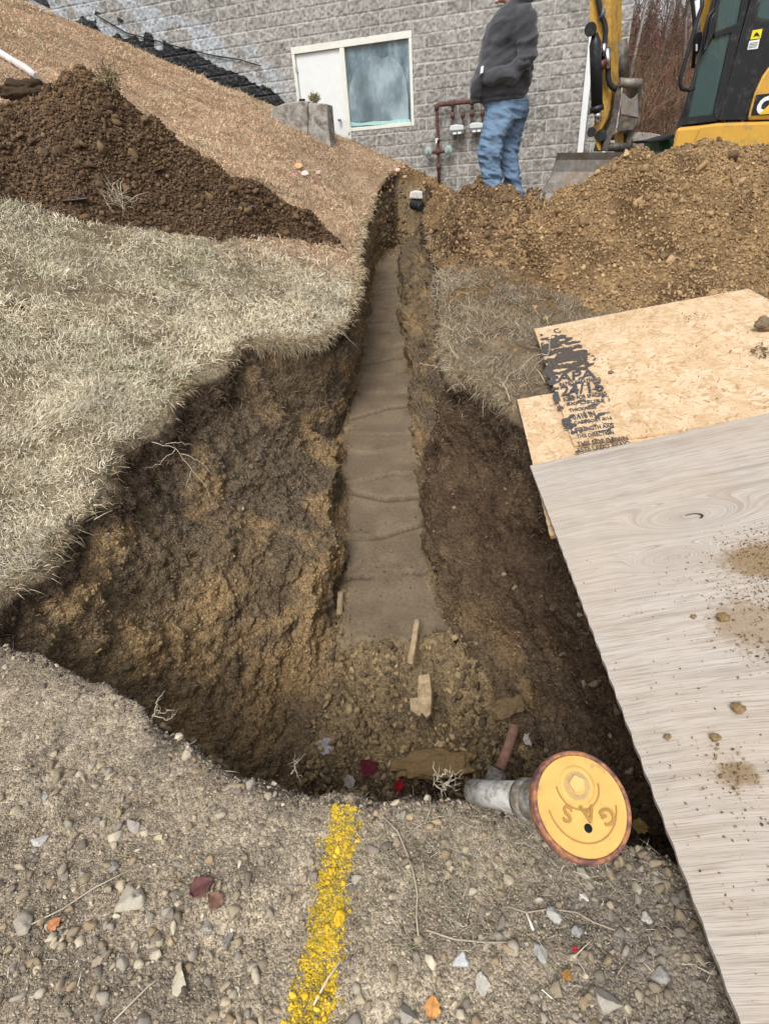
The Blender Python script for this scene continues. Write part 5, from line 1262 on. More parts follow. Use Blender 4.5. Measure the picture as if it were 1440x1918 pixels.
mb = MB(); mb.box((3.3, 7.7, .55), (3.9, 8.6, .75)); mb.build('blade_arm', M_blk, ex, bevel=.02)
# stick (dipper), cylinders, hoses, coupler
YS = 7.75
sd = Vector(aty(*ec(577, 60), 8.05)) - Vector(aty(*ec(512, 60), YS))
mb = MB(); mb.prism(EP([(386, -320), (384, 140), (398, 230), (440, 330), (452, 420), (455, 640), (430, 700), (398, 748), (388, 785), (410, 800), (425, 850), (438, 884), (452, 884), (440, 790), (455, 760), (488, 700), (505, 640), (512, 520), (512, -320)], YS), tuple(sd)); stick = mb.build('stick', M_catd, ex, bevel=.01)
etube('bucket_cylinder', [(418, 195), (421, 260), (430, 640)], [.03, .062, .062], M_blk, YS - .1, 16)
etube('cylinder_collar', [(428, 620), (430, 655)], .075, M_blk, YS - .1, 16)
etube('cylinder_rod', [(429, 640), (436, 715)], .038, M_chrome, YS - .1, 14)
mb = MB(); mb.tube([Vector(p) for p in (EP([(392, 172)], YS - .16)[0], EP([(392, 172)], YS + .02)[0])], .062, 16); mb.build('pivot_pin', M_blk, ex)
mb = MB(); mb.tube([Vector(p) for p in (EP([(398, 775)], YS - .06)[0], EP([(398, 775)], YS + .02)[0])], .05, 16); mb.build('pivot_pin', M_blk, ex)
mb = MB(); mb.tube([Vector(p) for p in (EP([(455, 792)], YS - .04)[0], EP([(455, 792)], YS + .02)[0])], .06, 18); mb.build('pivot_boss', M_blk, ex)
etube('hydraulic_hose', [(432, -120), (438, 0), (450, 60), (458, 100), (474, 130), (482, 180), (476, 250), (472, 300), (466, 350)], .026, M_rub, YS - .05)
etube('hydraulic_hose', [(492, 280), (492, 340), (496, 410), (495, 450), (505, 490), (525, 515), (545, 520)], .030, M_rub, YS - .09)
etube('hose_fitting', [(472, 255), (468, 330)], .022, M_chrome, YS - .09); etube('hose_fitting', [(490, 285), (494, 400)], .026, M_chrome, YS - .13)
etube('hose_clamp', [(450, 78), (470, 82)], .045, M_dkgrey, YS - .05)
etube('valve_block', [(455, 355), (462, 410)], .045, mat_plain('dark_red', (.08, .02, .015), .5), YS - .1)
etube('thumb_cylinder', [(560, 240), (575, 470)], .085, M_steeld, YS + .28, 14)
cp = EP([(528, 512), (545, 492), (572, 470), (575, 495), (560, 560), (548, 640), (520, 700), (490, 790), (470, 850), (462, 886), (490, 886), (520, 800), (560, 740), (620, 770), (600, 886), (632, 870), (668, 760), (688, 690), (692, 500), (690, 478), (672, 478), (672, 560)], YS)
# bucket: two side plates, a notched back plate, shell and pins
for k, y_ in enumerate((YS - .04, YS + .02)):
    pts = [(540, 505), (572, 492), (572, 560), (556, 660), (540, 760), (520, 800), (500, 850), (495, 886), (462, 886), (480, 800), (515, 700), (530, 600)]
    if k: pts = [(668, 500), (692, 490), (692, 560), (688, 700), (660, 760), (640, 800), (628, 850), (600, 886), (598, 850), (612, 790), (640, 740), (668, 660)]
    mb = MB(); mb.prism(EP(pts, y_), (0, .30, 0)); mb.build('bucket_side', M_steeld, ex, bevel=.006)
eprism('bucket_back', [(568, 540), (590, 548), (612, 572), (630, 580), (650, 568), (668, 545), (672, 690), (570, 672)], .04, M_steelw, YS - .06, bev=.006)
eprism('bucket_lower_shell', [(570, 676), (671, 694), (664, 735), (640, 765), (560, 772), (545, 765), (556, 720)], .12, M_steeld, YS - .05, bev=.01)
mb = MB(); mb.tube(EP([(560, 484), (688, 490)], YS - .04), .045, 14); mb.build('bucket_pin', M_steelw, ex)
mb = MB(); mb.tube(EP([(478, 862), (612, 864)], YS + .02), .045, 14); mb.build('bucket_pin', M_steeld, ex)
mb = MB(); mb.tube(EP([(500, 805), (618, 800)], YS + .14), .03, 14); mb.build('bucket_pin', M_steeld, ex)
eprism('link_plate', [(535, 775), (585, 775), (590, 830), (578, 870), (545, 868), (532, 820)], .06, M_catd, YS + .1, bev=.006)
# boom from the cab front to the stick head, above the picture
p_a = Vector(aty(1345, 250, YE + 1.1)); p_b = Vector(aty(1322, -180, YE + .9)); p_c = Vector(aty(1125, -90, YS + .2)) + Vector((0, 0, .25))
mb = MB()
for q0, q1, r0, r1 in ((p_a, p_b, .17, .15), (p_b, p_c, .15, .11)):
    mb.tube([q0, q1], [r0, r1], 4)
mb.build('boom', M_cat, ex, bevel=.015)

# ------------------------------------------------------------------ man on the mound
YM = 6.9
def mp_(px, py, dy=0.0): return Vector(aty(px, py, YM)) + Vector((0, dy, 0))
def etub(mb, st, n=22):
    """stations (centre, half width x, half depth y) -> closed loft; last two may tilt"""
    rings = []
    for c, a, b_ in st:
        rings.append([mb.bm.verts.new(c + Vector((a * math.cos(6.28318 * k / n), b_ * math.sin(6.28318 * k / n), 0))) for k in range(n)])
    for r0, r1 in zip(rings, rings[1:]):
        for k in range(n): mb.bm.faces.new((r0[k], r0[(k + 1) % n], r1[(k + 1) % n], r1[k]))
    mb.bm.faces.new(rings[0][::-1]); mb.bm.faces.new(rings[-1]); return mb
def ball(mb, c, r, s=(1, 1, 1)):
    rr = bmesh.ops.create_icosphere(mb.bm, subdivisions=3, radius=r)
    for v in rr['verts']: v.co = Vector((v.co.x * s[0], v.co.y * s[1], v.co.z * s[2])) + c
def remesh(mb, vox, smooth=6):
    bmesh.ops.recalc_face_normals(mb.bm, faces=mb.bm.faces)
    me = bpy.data.meshes.new('tmp'); mb.bm.to_mesh(me); mb.bm.free(); o = bpy.data.objects.new('tmp', me); sc.collection.objects.link(o)
    r = o.modifiers.new('r', 'REMESH'); r.mode = 'VOXEL'; r.voxel_size = vox
    s = o.modifiers.new('s', 'SMOOTH'); s.factor = .5; s.iterations = smooth
    dg = bpy.context.evaluated_depsgraph_get(); dg.update(); m2 = bpy.data.meshes.new_from_object(o.evaluated_get(dg)); bpy.data.objects.remove(o)
    return m2
def finish(me, name, mat, disp, parent=None, matfn=None):
    n = len(me.vertices); co = np.empty(n * 3, np.float32); me.vertices.foreach_get('co', co); co = co.reshape(-1, 3).astype(float)
    no = np.empty(n * 3, np.float32); me.vertices.foreach_get('normal', no); no = no.reshape(-1, 3)
    co = co + no * disp(co)[:, None]; me.vertices.foreach_set('co', co.astype(np.float32).ravel()); me.update()
    me.polygons.foreach_set('use_smooth', np.ones(len(me.polygons), bool)); me.name = name
    me.materials.clear(); me.materials.append(mat)
    o = bpy.data.objects.new(name, me); sc.collection.objects.link(o)
    if parent: o.parent = parent
    return o
def seg(mb, pts, rad, n=18):
    mb.tube(pts, rad, n)
    for p, r in zip(pts, rad): ball(mb, Vector(p), r * .985)
m, nt, b = nodes('skin'); b.inputs['Base Color'].default_value = (.50, .30, .21, 1); b.inputs['Roughness'].default_value = .55; M_skin = m
# body: legs, trunk, neck, head with face, arms, hands in the pocket
mb = MB()
hd = mp_(948, -28); hd = Vector((hd.x, hd.y, hd.z))
ball(mb, hd, .098, (1.0, .80, 1.18)); ball(mb, hd + Vector((-.035, 0, -.065)), .062, (1.0, .85, .95))
seg(mb, [hd + Vector((.02, 0, -.06)), mp_(966, 22)], [.062, .066])
ball(mb, hd + Vector((-.105, 0, -.022)), .017, (1.2, .8, 1.3)); ball(mb, hd + Vector((-.088, 0, .03)), .03, (.6, 1.5, .5))
ball(mb, hd + Vector((-.098, 0, -.068)), .018, (.7, 1.5, .6)); ball(mb, hd + Vector((-.088, 0, -.11)), .024, (.8, 1.1, .8))
for sd_ in (-1, 1): ball(mb, hd + Vector((.01, .080 * sd_, -.01)), .028, (.8, .35, 1.15))
etub(mb, [(mp_(946, 196), .11, .09), (mp_(946, 150), .14, .12), (mp_(952, 90), .15, .14), (mp_(958, 40), .13, .17), (mp_(964, 20), .07, .08)])
for (s_, k_, a_, dy) in (((946, 210), (914, 277), (919, 352), -.07), ((958, 213), (953, 294), (971, 366), .09)):
    seg(mb, [mp_(*s_, dy), mp_(*k_, dy), mp_(*a_, dy)], [.07, .05, .04])
hand_c = mp_(897, 150, -.10)
for sh, el, wr, dy in (((978, 46), (973, 128), (914, 152), -.2), ((945, 46), (938, 120), (916, 148), .16)):
    w0 = mp_(wr[0] + 6, wr[1], dy * .6); seg(mb, [mp_(*sh, dy), mp_(*el, dy * 1.2), w0], [.055, .042, .030])
    pc = w0 + Vector((-.03, 0, -.02)); ball(mb, pc, .042, (1.1, .45, .9))
    for fi, (dz, ln) in enumerate(((.028, .075), (.010, .085), (-.008, .08), (-.026, .06))):
        f0 = pc + Vector((-.03, 0, dz)); f1 = f0 + Vector((-ln * .55, .008, -.004)); f2 = f1 + Vector((-ln * .4, .018, -.012)); seg(mb, [f0, f1, f2], [.0095, .009, .008], 10)
    t0 = pc + Vector((.01, 0, .03)); seg(mb, [t0, t0 + Vector((-.03, -.01, .03)), t0 + Vector((-.055, -.008, .035))], [.012, .011, .009], 10)
man = finish(remesh(mb, .0085, 4), 'person', M_skin, lambda c: 0 * c[:, 0])
tag(man, 'standing man in dark grey hoodie and blue jeans, hand in pocket, on the soil mound', 'person')
# hair
mb = MB(); ball(mb, hd + Vector((.016, 0, .022)), .103, (1.0, .84, 1.12)); hm = remesh(mb, .01, 2)
M_hair = mat_plain('brown_hair', (.05, .033, .02), .7, var=.4, scale=60, bumps=.8)
hair = finish(hm, 'hair', M_hair, lambda c: .004 * fbm(c, 40, 3, 5), man)
bm_ = bmesh.new(); bm_.from_mesh(hair.data); kill = [v for v in bm_.verts if (v.co.x < hd.x - .045 and v.co.z < hd.z + .065) or v.co.z < hd.z - .075]; bmesh.ops.delete(bm_, geom=kill, context='VERTS'); bm_.to_mesh(hair.data); bm_.free()
for sd_ in (-1, 1):
    mb = MB(); ball(mb, hd + Vector((-.088, .033 * sd_, .006)), .012); e_ = mb.build('eye', M_white if False else mat_plain('eye_white', (.6, .58, .55), .2) if sd_ < 0 else bpy.data.materials['eye_white'], man, smooth=True)
# jeans
def rid(c, ax, f, s): return np.abs(fbm(c * np.array(ax), f, 3, s))
m, nt, b = nodes('denim'); tc = objco(nt); n1 = noise(nt, 3.5, 5, .6, tc); n2 = noise(nt, 130, 2, .6, tc)
c = ramp(nt, n1, [(.3, (.085, .145, .235)), (.5, (.12, .195, .305)), (.7, (.175, .26, .37))]); c = mix(nt, .35, c, ramp(nt, n2, [(.3, (.06, .11, .2)), (.7, (.3, .4, .52))])); lk(nt, c, b.inputs['Base Color']); b.inputs['Roughness'].default_value = .9; b.inputs['Specular IOR Level'].default_value = .15; bump(nt, b, n2, .3, .002); M_denim = m
mb = MB()
etub(mb, [(mp_(943, 176), .215, .155), (mp_(946, 192), .225, .165), (mp_(950, 212), .215, .165), (mp_(948, 226), .19, .15)])
etub(mb, [(mp_(938, 205, -.07), .155, .11), (mp_(930, 232, -.08), .150, .115), (mp_(920, 258, -.09), .130, .11), (mp_(914, 280, -.09), .118, .10), (mp_(914, 302, -.09), .112, .095), (mp_(917, 325, -.09), .103, .09), (mp_(921, 345, -.08), .10, .088), (mp_(923, 372, -.08), .10, .09)])
etub(mb, [(mp_(962, 205, .07), .150, .11), (mp_(962, 235, .09), .135, .11), (mp_(957, 265, .10), .118, .10), (mp_(953, 290, .10), .108, .098), (mp_(957, 315, .10), .105, .095), (mp_(964, 338, .10), .094, .09), (mp_(971, 360, .10), .088, .088), (mp_(974, 388, .10), .088, .09)])
zk = mp_(914, 283).z
def dj(c):
    k = np.exp(-((c[:, 2] - zk) / .11) ** 2) + .9 * np.exp(-((c[:, 2] - mp_(918, 335).z) / .08) ** 2) + .6 * np.exp(-((c[:, 2] - mp_(945, 222).z) / .07) ** 2)
    wr = 1 - 2 * rid(c + np.stack([0 * c[:, 0], 0 * c[:, 0], .35 * c[:, 0]], 1), (1, 1, 3.2), 5.5, 31)
    return .022 * (wr - .3) * (.3 + k) + .007 * fbm(c, 13, 3, 33)
jeans = finish(remesh(mb, .011, 5), 'jeans', M_denim, dj, man)
mb = MB(); 
pk = [mp_(956, 192, -.172), mp_(982, 190, -.172), mp_(980, 214, -.17), mp_(966, 220, -.17), mp_(954, 212, -.172)]
for a, b2 in zip(pk, pk[1:]): mb.tube([a, b2], .0035, 6)
mb.build('pocket_seam', mat_plain('seam', (.05, .08, .14), .9), jeans)
# hoodie
m, nt, b = nodes('hoodie_cloth'); tc = objco(nt); n2 = noise(nt, 220, 2, .6, tc)
c = mix(nt, 1.0, ramp(nt, noise(nt, 3, 4, .6, tc), [(.3, (.038, .040, .046)), (.7, (.062, .064, .072))]), ramp(nt, n2, [(.3, .8), (.7, 1.2)]), 'MULTIPLY'); lk(nt, c, b.inputs['Base Color']); b.inputs['Roughness'].default_value = .95; b.inputs['Specular IOR Level'].default_value = .1; b.inputs['Sheen Weight'].default_value = .3; bump(nt, b, n2, .25, .002); M_hood = m
mb = MB()
etub(mb, [(mp_(943, 190), .235, .170), (mp_(942, 180), .262, .192), (mp_(942, 165), .275, .205), (mp_(943, 140), .275, .205), (mp_(946, 110), .265, .205), (mp_(951, 75), .255, .215), (mp_(956, 45), .225, .225), (mp_(960, 25), .17, .19), (mp_(963, 8), .115, .12), (mp_(963, 2), .10, .10)], 30)
seg(mb, [mp_(974, 42, -.19), mp_(977, 85, -.235), mp_(972, 128, -.25), mp_(945, 146, -.24), mp_(908, 152, -.19)], [.105, .095, .085, .075, .058])
seg(mb, [mp_(948, 42, .19), mp_(945, 85, .23), mp_(938, 128, .24), mp_(905, 150, .16)], [.10, .09, .08, .058])
etub(mb, [(mp_(887, 193, -.06), .045, .06), (mp_(887, 175, -.06), .055, .09), (mp_(893, 155, -.06), .075, .13), (mp_(902, 132, -.05), .07, .13), (mp_(912, 112, -.04), .05, .1)])
for k in range(14):
    t = -math.pi * .95 + k / 13 * math.pi * 1.9; c = mp_(968, 8) + Vector((.105 * math.cos(t) + .02, .115 * math.sin(t), .02 + .035 * math.cos(t))); ball(mb, c, .042 + .018 * max(0, math.cos(t)))
def dh(c):
    x = c[:, 0] * .9; q = np.stack([c[:, 0] + .8 * c[:, 2], c[:, 1], c[:, 2] * 2.2 - .9 * c[:, 0]], 1)
    w_ = 1 - 2 * np.abs(fbm(q, 3.6, 3, 61)); el = mp_(965, 135)
    k = .5 + 1.1 * np.exp(-(((c[:, 2] - el.z) / .16) ** 2 + ((c[:, 0] - el.x) / .25) ** 2))
    hem = np.exp(-((c[:, 2] - mp_(943, 183).z) / .012) ** 2)
    return .024 * (w_ - .3) * k + .005 * fbm(c, 14, 3, 62) - .012 * hem
hoodie = finish(remesh(mb, .012, 5), 'hoodie', M_hood, dh, man)
mb = MB(); q = mp_(891, 144, -.215); mb.prism([q, q + Vector((.028, 0, .008)), q + Vector((.034, .0, .060)), q + Vector((.008, 0, .055))], (0, -.006, 0)); mb.build('cloth_tag', M_stw, hoodie)
put_text('chest_print', 'WORK', .045, Matrix(((.7, .25, 0, mp_(915, 38).x), (0.35, .15, -1, YM - .262), (.25, .95, 0, mp_(915, 38).z), (0, 0, 0, 1))), mat_plain('faded_red', (.12, .03, .035), .8), hoodie, .002) if False else None
# boots, mostly covered by the loose soil
for px, py, dy in ((915, 384, -.08), (968, 398, .10)):
    mb = MB(); c = mp_(px, py, dy); etub(mb, [(c + Vector((-.04, 0, -.07)), .15, .055), (c + Vector((-.04, 0, -.03)), .15, .055), (c + Vector((0, 0, .02)), .09, .055), (c + Vector((.02, 0, .08)), .065, .055)])
    finish(remesh(mb, .012, 3), 'boot', mat_plain('brown_leather', (.12, .07, .035), .6), lambda c: 0 * c[:, 0], man)

# ------------------------------------------------------------------ brush and bare trees on the bank
M_bark = mat_attr('bark', .9, .7, 1.3, 12)
def sticks(name, PT, R0, col, parent=None, kind='stuff'):
    """PT (n,K,3) polylines, R0 (n,) base radius"""
    n, K = PT.shape[:2]; T = np.gradient(PT, axis=1); T /= np.linalg.norm(T, axis=2)[..., None] + 1e-9
    ref = np.array([.3, .8, .1]); A_ = np.cross(T, ref); A_ /= np.linalg.norm(A_, axis=2)[..., None] + 1e-9; B_ = np.cross(T, A_)
    rr = R0[:, None] * np.linspace(1, .25, K)[None]; rings = []
    for k in range(3):
        t = 2 * math.pi * k / 3; rings.append(PT + (A_ * math.cos(t) + B_ * math.sin(t)) * rr[..., None])
    V = np.stack(rings, 2).reshape(-1, 3); F = []
    base_ = (np.arange(n)[:, None] * K + np.arange(K - 1)[None]).ravel() * 3
    for k in range(3): F.append(np.stack([base_ + k, base_ + (k + 1) % 3, base_ + 3 + (k + 1) % 3, base_ + 3 + k], 1))
    o = mesh_np(name, V, np.concatenate(F), M_bark, parent, col=np.repeat(col, K * 3, 0))
    if kind: o['kind'] = kind
    return o
def walk(P0, D0, L, K, wob, grav=0.0):
    n = len(P0); P = [P0]; D_ = D0.copy()
    for k in range(K - 1):
        D_ = D_ + RNG.normal(size=(n, 3)) * wob; D_[:, 2] += grav; D_ /= np.linalg.norm(D_, axis=1)[:, None]; P.append(P[-1] + D_ * (L / (K - 1))[:, None])
    return np.stack(P, 1)
def bz(x, y):
    b = sstep(15, 24, y) * 3.2 * sstep(1, 5, x) + sstep(24, 60, y) * 3
    return base(x, y) - .1 + b
n = 3600; y = RNG.uniform(15.5, 26, n); x = RNG.uniform(.36, .9, n) * y * 1.0
P0 = P3(x, y, bz(x, y)); D0 = RNG.normal(size=(n, 3)) * .35 + np.array([0, 0, 1.0]); D0 /= np.linalg.norm(D0, axis=1)[:, None]
L = RNG.uniform(.8, 2.8, n) ; low = pal(n, [(.17, .12, .08), (.22, .11, .08), (.25, .19, .12), (.13, .09, .07), (.28, .12, .10)], .15)
PT = walk(P0, D0, L, 6, .22, -.05); sticks('brush', PT, RNG.uniform(.006, .016, n), low)
m_ = 12000; i = RNG.integers(0, n, m_); k = RNG.integers(1, 5, m_); p0 = PT[i, k]; d0 = RNG.normal(size=(m_, 3)) + np.array([0, 0, .5]); d0 /= np.linalg.norm(d0, axis=1)[:, None]
sticks('brush', walk(p0, d0, RNG.uniform(.25, .9, m_), 4, .3), RNG.uniform(.004, .009, m_), low[i])
n = 9000; y = RNG.uniform(14, 22, n); x = RNG.uniform(.33, .9, n) * y; P = P3(x, y, bz(x, y) + .02)
grass('bank_grass', P, np.repeat(UPN[None], n, 0), RNG.uniform(.08, .3, n), np.full(n, .02), pal(n, [(.42, .38, .24), (.34, .30, .17), (.25, .27, .13), (.5, .44, .3)]), tilt=.6, droop=.4)
def bare_tree(px, Y, hgt_, r0, seed, label):
    rs = np.random.RandomState(seed); x0 = aty(px, 150, Y)[0]; z0 = float(bz(np.array([x0]), np.array([Y]))[0]) - .1
    root = empty('bare_tree', (x0, Y, z0)); tag(root, label, 'tree', 'bare trees on the bank')
    lv = [(np.array([[0, 0, 0.]]), np.array([[rs.normal() * .06, 0, 1.0]]), hgt_, r0)]
    TR = walk(lv[0][0], lv[0][1], np.array([hgt_]), 12, .05); col = np.array([[.30, .27, .25]])
    t_ = sticks('trunk', TR, np.array([r0]), col, root, None)
    nb = 26; k = RNG.integers(3, 12, nb); P_ = TR[0, k]; d = RNG.normal(size=(nb, 3)) * .7 + np.array([0, 0, .9]); d /= np.linalg.norm(d, axis=1)[:, None]; BR_ = walk(P_, d, hgt_ * RNG.uniform(.2, .42, nb), 7, .15, .03)
    cols = [BR_]; 
    nt_ = 420; i = RNG.integers(0, nb, nt_); k = RNG.integers(1, 7, nt_); P2 = BR_[i, k]; d = RNG.normal(size=(nt_, 3)) * .8 + np.array([0, 0, .4]); d /= np.linalg.norm(d, axis=1)[:, None]; TW = walk(P2, d, hgt_ * RNG.uniform(.05, .18, nt_), 7, .25, .0)
    cr_ = sticks('crown', np.concatenate([BR_, TW]), np.concatenate([np.full(nb, r0 * .38), np.full(nt_, r0 * .13)]), np.repeat(np.array([[.24, .20, .18]]), nb + nt_, 0), root, None)
for a in ((1176, 19, 6.5, .07, 1, 'thin bare tree hard against the right side of the excavator arm'), (1200, 23, 8, .08, 2, 'tall bare tree on the bank, second right of the excavator arm'), (1228, 21, 7, .06, 3, 'bare tree in the middle of the gap between arm and cab'), (1250, 25, 9, .10, 4, 'thick bare tree on the bank, right of the middle of the gap'), (1278, 20, 6, .06, 5, 'slim bare tree on the bank just left of the cab rail'), (1320, 24, 8, .08, 6, 'bare tree seen through the cab glass')): bare_tree(*a)
mb = MB(); mb.prism([tuple(aty(a, b, 13.5)) for a, b in ((1185, 262), (1195, 247), (1225, 250), (1262, 258), (1290, 262), (1290, 275), (1185, 275))], (0, .5, 0)); o = mb.build('kerb', M_conc, None, bevel=.02); tag(o, 'pale concrete kerb edge behind the bucket, below the brush', 'kerb')

# ------------------------------------------------------------------ things lying about
def single_px(name, px, py, r, col, label, cat, mat=M_stone, group=None, level=3, squash=.6, sc3=None, rz=0, lift=.15, P=None):
    if P is None: 
        d = Vector(ray(px, py).tolist()).normalized(); h = BVH.ray_cast(Vector(EYEP.tolist()), d)
        p = np.array(h[0][:]) if h[0] is not None else surf(px, py)
    else: p = P
    return single(name, level, p + np.array([0, 0, r * lift]), r, col, mat, label, cat, group, squash, sc3, rz)
SG = 'larger stones on the gravel in the foreground'
for px, py, r, col, lab in ((73, 1577, .020, (.46, .43, .40), 'pale grey squarish stone at the left edge of the gravel'), (240, 1690, .033, (.42, .38, .30), 'largest pale flat stone in the left gravel'), (390, 1738, .017, (.38, .36, .32), 'round grey pebble right of the largest flat stone'),
    (425, 1765, .016, (.24, .22, .20), 'dark grey pebble touching the round grey pebble'), (338, 1840, .022, (.48, .44, .33), 'cream rough stone near the bottom, left of the yellow line'), (210, 1455, .017, (.42, .37, .27), 'tan stone below the pit corner at left'),
    (252, 1548, .018, (.34, .30, .27), 'purplish grey stone in the middle of the left gravel'), (302, 1570, .011, (.50, .43, .26), 'small yellowish stone between two grey stones'), (85, 1495, .010, (.42, .40, .38), 'little grey stone above the pale squarish stone'), (213, 1625, .014, (.24, .22, .2), 'dark stone above the largest flat stone'),
    (1040, 1722, .020, (.40, .40, .37), 'grey angular stone below the gas lid'), (1012, 1785, .019, (.38, .37, .35), 'mottled oblong stone left of two grey slivers'), (868, 1800, .019, (.46, .47, .48), 'whitish wedge stone in the lower middle'), (905, 1845, .017, (.42, .40, .35), 'pale triangular stone right of the whitish wedge'),
    (1130, 1880, .030, (.36, .33, .28), 'big tan stone at the bottom right of the gravel'), (1080, 1748, .012, (.30, .30, .29), 'grey sliver stone standing beside the grey angular stone'), (1208, 1722, .013, (.38, .36, .32), 'small pale stone near the plywood edge'), (1093, 1680, .008, (.60, .58, .54), 'tiny white pebble under the gas lid'),
    (760, 1905, .028, (.33, .31, .27), 'broad grey stone cut by the bottom edge of the picture'), (350, 1415, .016, (.44, .38, .28), 'crumbly tan stone on the pit rim'), (1400 - 370, 1640, .006, (.6, .58, .5), 'tiny cream pebble just below the lid rim'), (1230, 1830, .014, (.28, .27, .25), 'grey stone in the lower right gravel'), (120, 1640, .015, (.30, .26, .22), 'brown stone left of the largest flat stone'), (45, 1740, .022, (.33, .29, .24), 'brownish stone near the lower left corner'), (190, 1800, .02, (.36, .30, .22), 'earthy stone above the lower left straw')):
    single_px('stone', px, py, r, col, lab, 'stone', group=SG, sc3=(1.15 if px % 2 else .9, .9 if px % 3 else 1.2, .8), rz=px)
single_px('stone', 633, 1726, .016, (.70, .44, .03), 'largest yellow painted stone on the marking line', 'stone', mat=M_yel, group='painted stones')
# pit: big slab of clay, broken wood, old pipe, leaves
pz = lambda px, py, z: atz(px, py, z)
single('clay_slab', 3, pz(815, 1432, -1.10), .17, (.23, .155, .075), M_earth, 'big slab of yellowish clay lying at the front of the pit floor', 'clay slab', None, .35, (1.15, .55, .55), .1)
single('soil_clod', 3, pz(950, 1325, -1.02), .11, (.17, .12, .065), M_earth, 'lumpy clod standing in the pit right of the broken wood', 'clod', 'large clods in the pit', .6, (1.0, .6, .55), .4)
single('soil_clod', 3, pz(590, 990, -.78), .085, (.20, .14, .07), M_earth, 'rounded clod of earth and roots stuck to the left pit wall by the sand', 'clod', 'large clods in the pit', .9, (1, .7, .8), .4)
M_wood = mat_plain('splintered_wood', (.40, .30, .18), .85, var=.3, scale=30, dirt=(.2, .13, .07), dirtamt=.4, dscale=20, bumps=.6, bscale=120)
def wood(pts, z, th, label):
    mb = MB(); mb.prism([tuple(atz(a, b, z + c)) for a, b, c in pts], (.01, .015, -th)); o = mb.build('wood_splinter', M_wood, None, bevel=.003); tag(o, label, 'piece of wood', 'broken wood in the pit'); return o
wood([(783, 1265, .05), (804, 1262, .05), (808, 1300, .01), (806, 1338, -.03), (798, 1345, -.035), (790, 1335, -.03), (786, 1342, -.03), (768, 1330, -.02), (767, 1308, .0), (782, 1306, .0)], -.93, .02, 'pale splintered board end standing in the clods of the pit')
wood([(776, 1160, .02), (785, 1160, .02), (772, 1245, -.03), (762, 1242, -.03)], -.90, .012, 'thin pale wood strip at the foot of the sand bedding')
wood([(632, 1108, .0), (640, 1108, .0), (638, 1152, -.02), (630, 1150, -.02)], -.92, .012, 'short yellow wood strip along the left edge of the sand')
mb = MB(); P_ = [Vector(atz(a, b, z)) for a, b, z in ((964, 1358, -.98), (955, 1390, -1.02), (944, 1420, -1.06), (935, 1440, -1.08))]; mb.tube(P_, [.022, .022, .023, .023], 16)
o = mb.build('old_pipe', mat_plain('pinkish_pipe', (.30, .15, .12), .8, var=.35, scale=30, dirt=(.16, .11, .07), dirtamt=.6, dscale=20), None); tag(o, 'short reddish old pipe with a grey joint lying in the bottom of the pit', 'pipe')
mb = MB(); mb.tube([P_[-1] + (P_[-1] - P_[0]) * .02, P_[-1] + (P_[-1] - P_[0]) * .35], [.040, .046], 16); pj_ = mb.build('pipe_joint', M_pipe, None); pj_.parent = o
M_leaf = mat_attr('leaf', .7, .7, 1.25, 60)
def leaf(pos, size, col, label, nrm=(0, 0, 1), rz=0, curl=.35, pointy=True, stem=True):
    nu, nv = 13, 7; V = []
    for i in range(nu):
        t = i / (nu - 1); wd = math.sin(math.pi * t ** .8) ** .8 * .42 * (1 + .18 * math.sin(t * 21))
        for j in range(nv):
            s = (j / (nv - 1) - .5) * 2; V.append((t - .5, s * wd, curl * (abs(s) ** 1.6) * .35 - curl * .5 * (t - .5) ** 2 + .02 * math.sin(t * 9 + s * 4)))
    V = np.array(V) * size; c_, s_ = math.cos(rz), math.sin(rz); V = V @ np.array([[c_, s_, 0], [-s_, c_, 0], [0, 0, 1]])
    n_ = Vector(nrm).normalized(); q = Vector((0, 0, 1)).rotation_difference(n_); V = np.array([(q @ Vector(v))[:] for v in V])
    F = [(i * nv + j, (i + 1) * nv + j, (i + 1) * nv + j + 1, i * nv + j + 1) for i in range(nu - 1) for j in range(nv - 1)]
    sh = np.array([1.0 if (k % nv) != nv // 2 else .7 for k in range(len(V))])[:, None]
    o = mesh_np('leaf', V, np.array(F), M_leaf, col=np.array([col]) * sh, smooth=True); o.location = tuple(pos)
    so = o.modifiers.new('t', 'SOLIDIFY'); so.thickness = size * .012
    tag(o, label, 'leaf', 'fallen leaves'); return o
def hitp(px, py, lift=.004):
    d = Vector(ray(px, py).tolist()).normalized(); h = BVH.ray_cast(Vector(EYEP.tolist()), d)
    return (np.array(h[0][:]) + np.array([0, 0, lift])) if h[0] is not None else surf(px, py) + np.array([0, 0, lift])
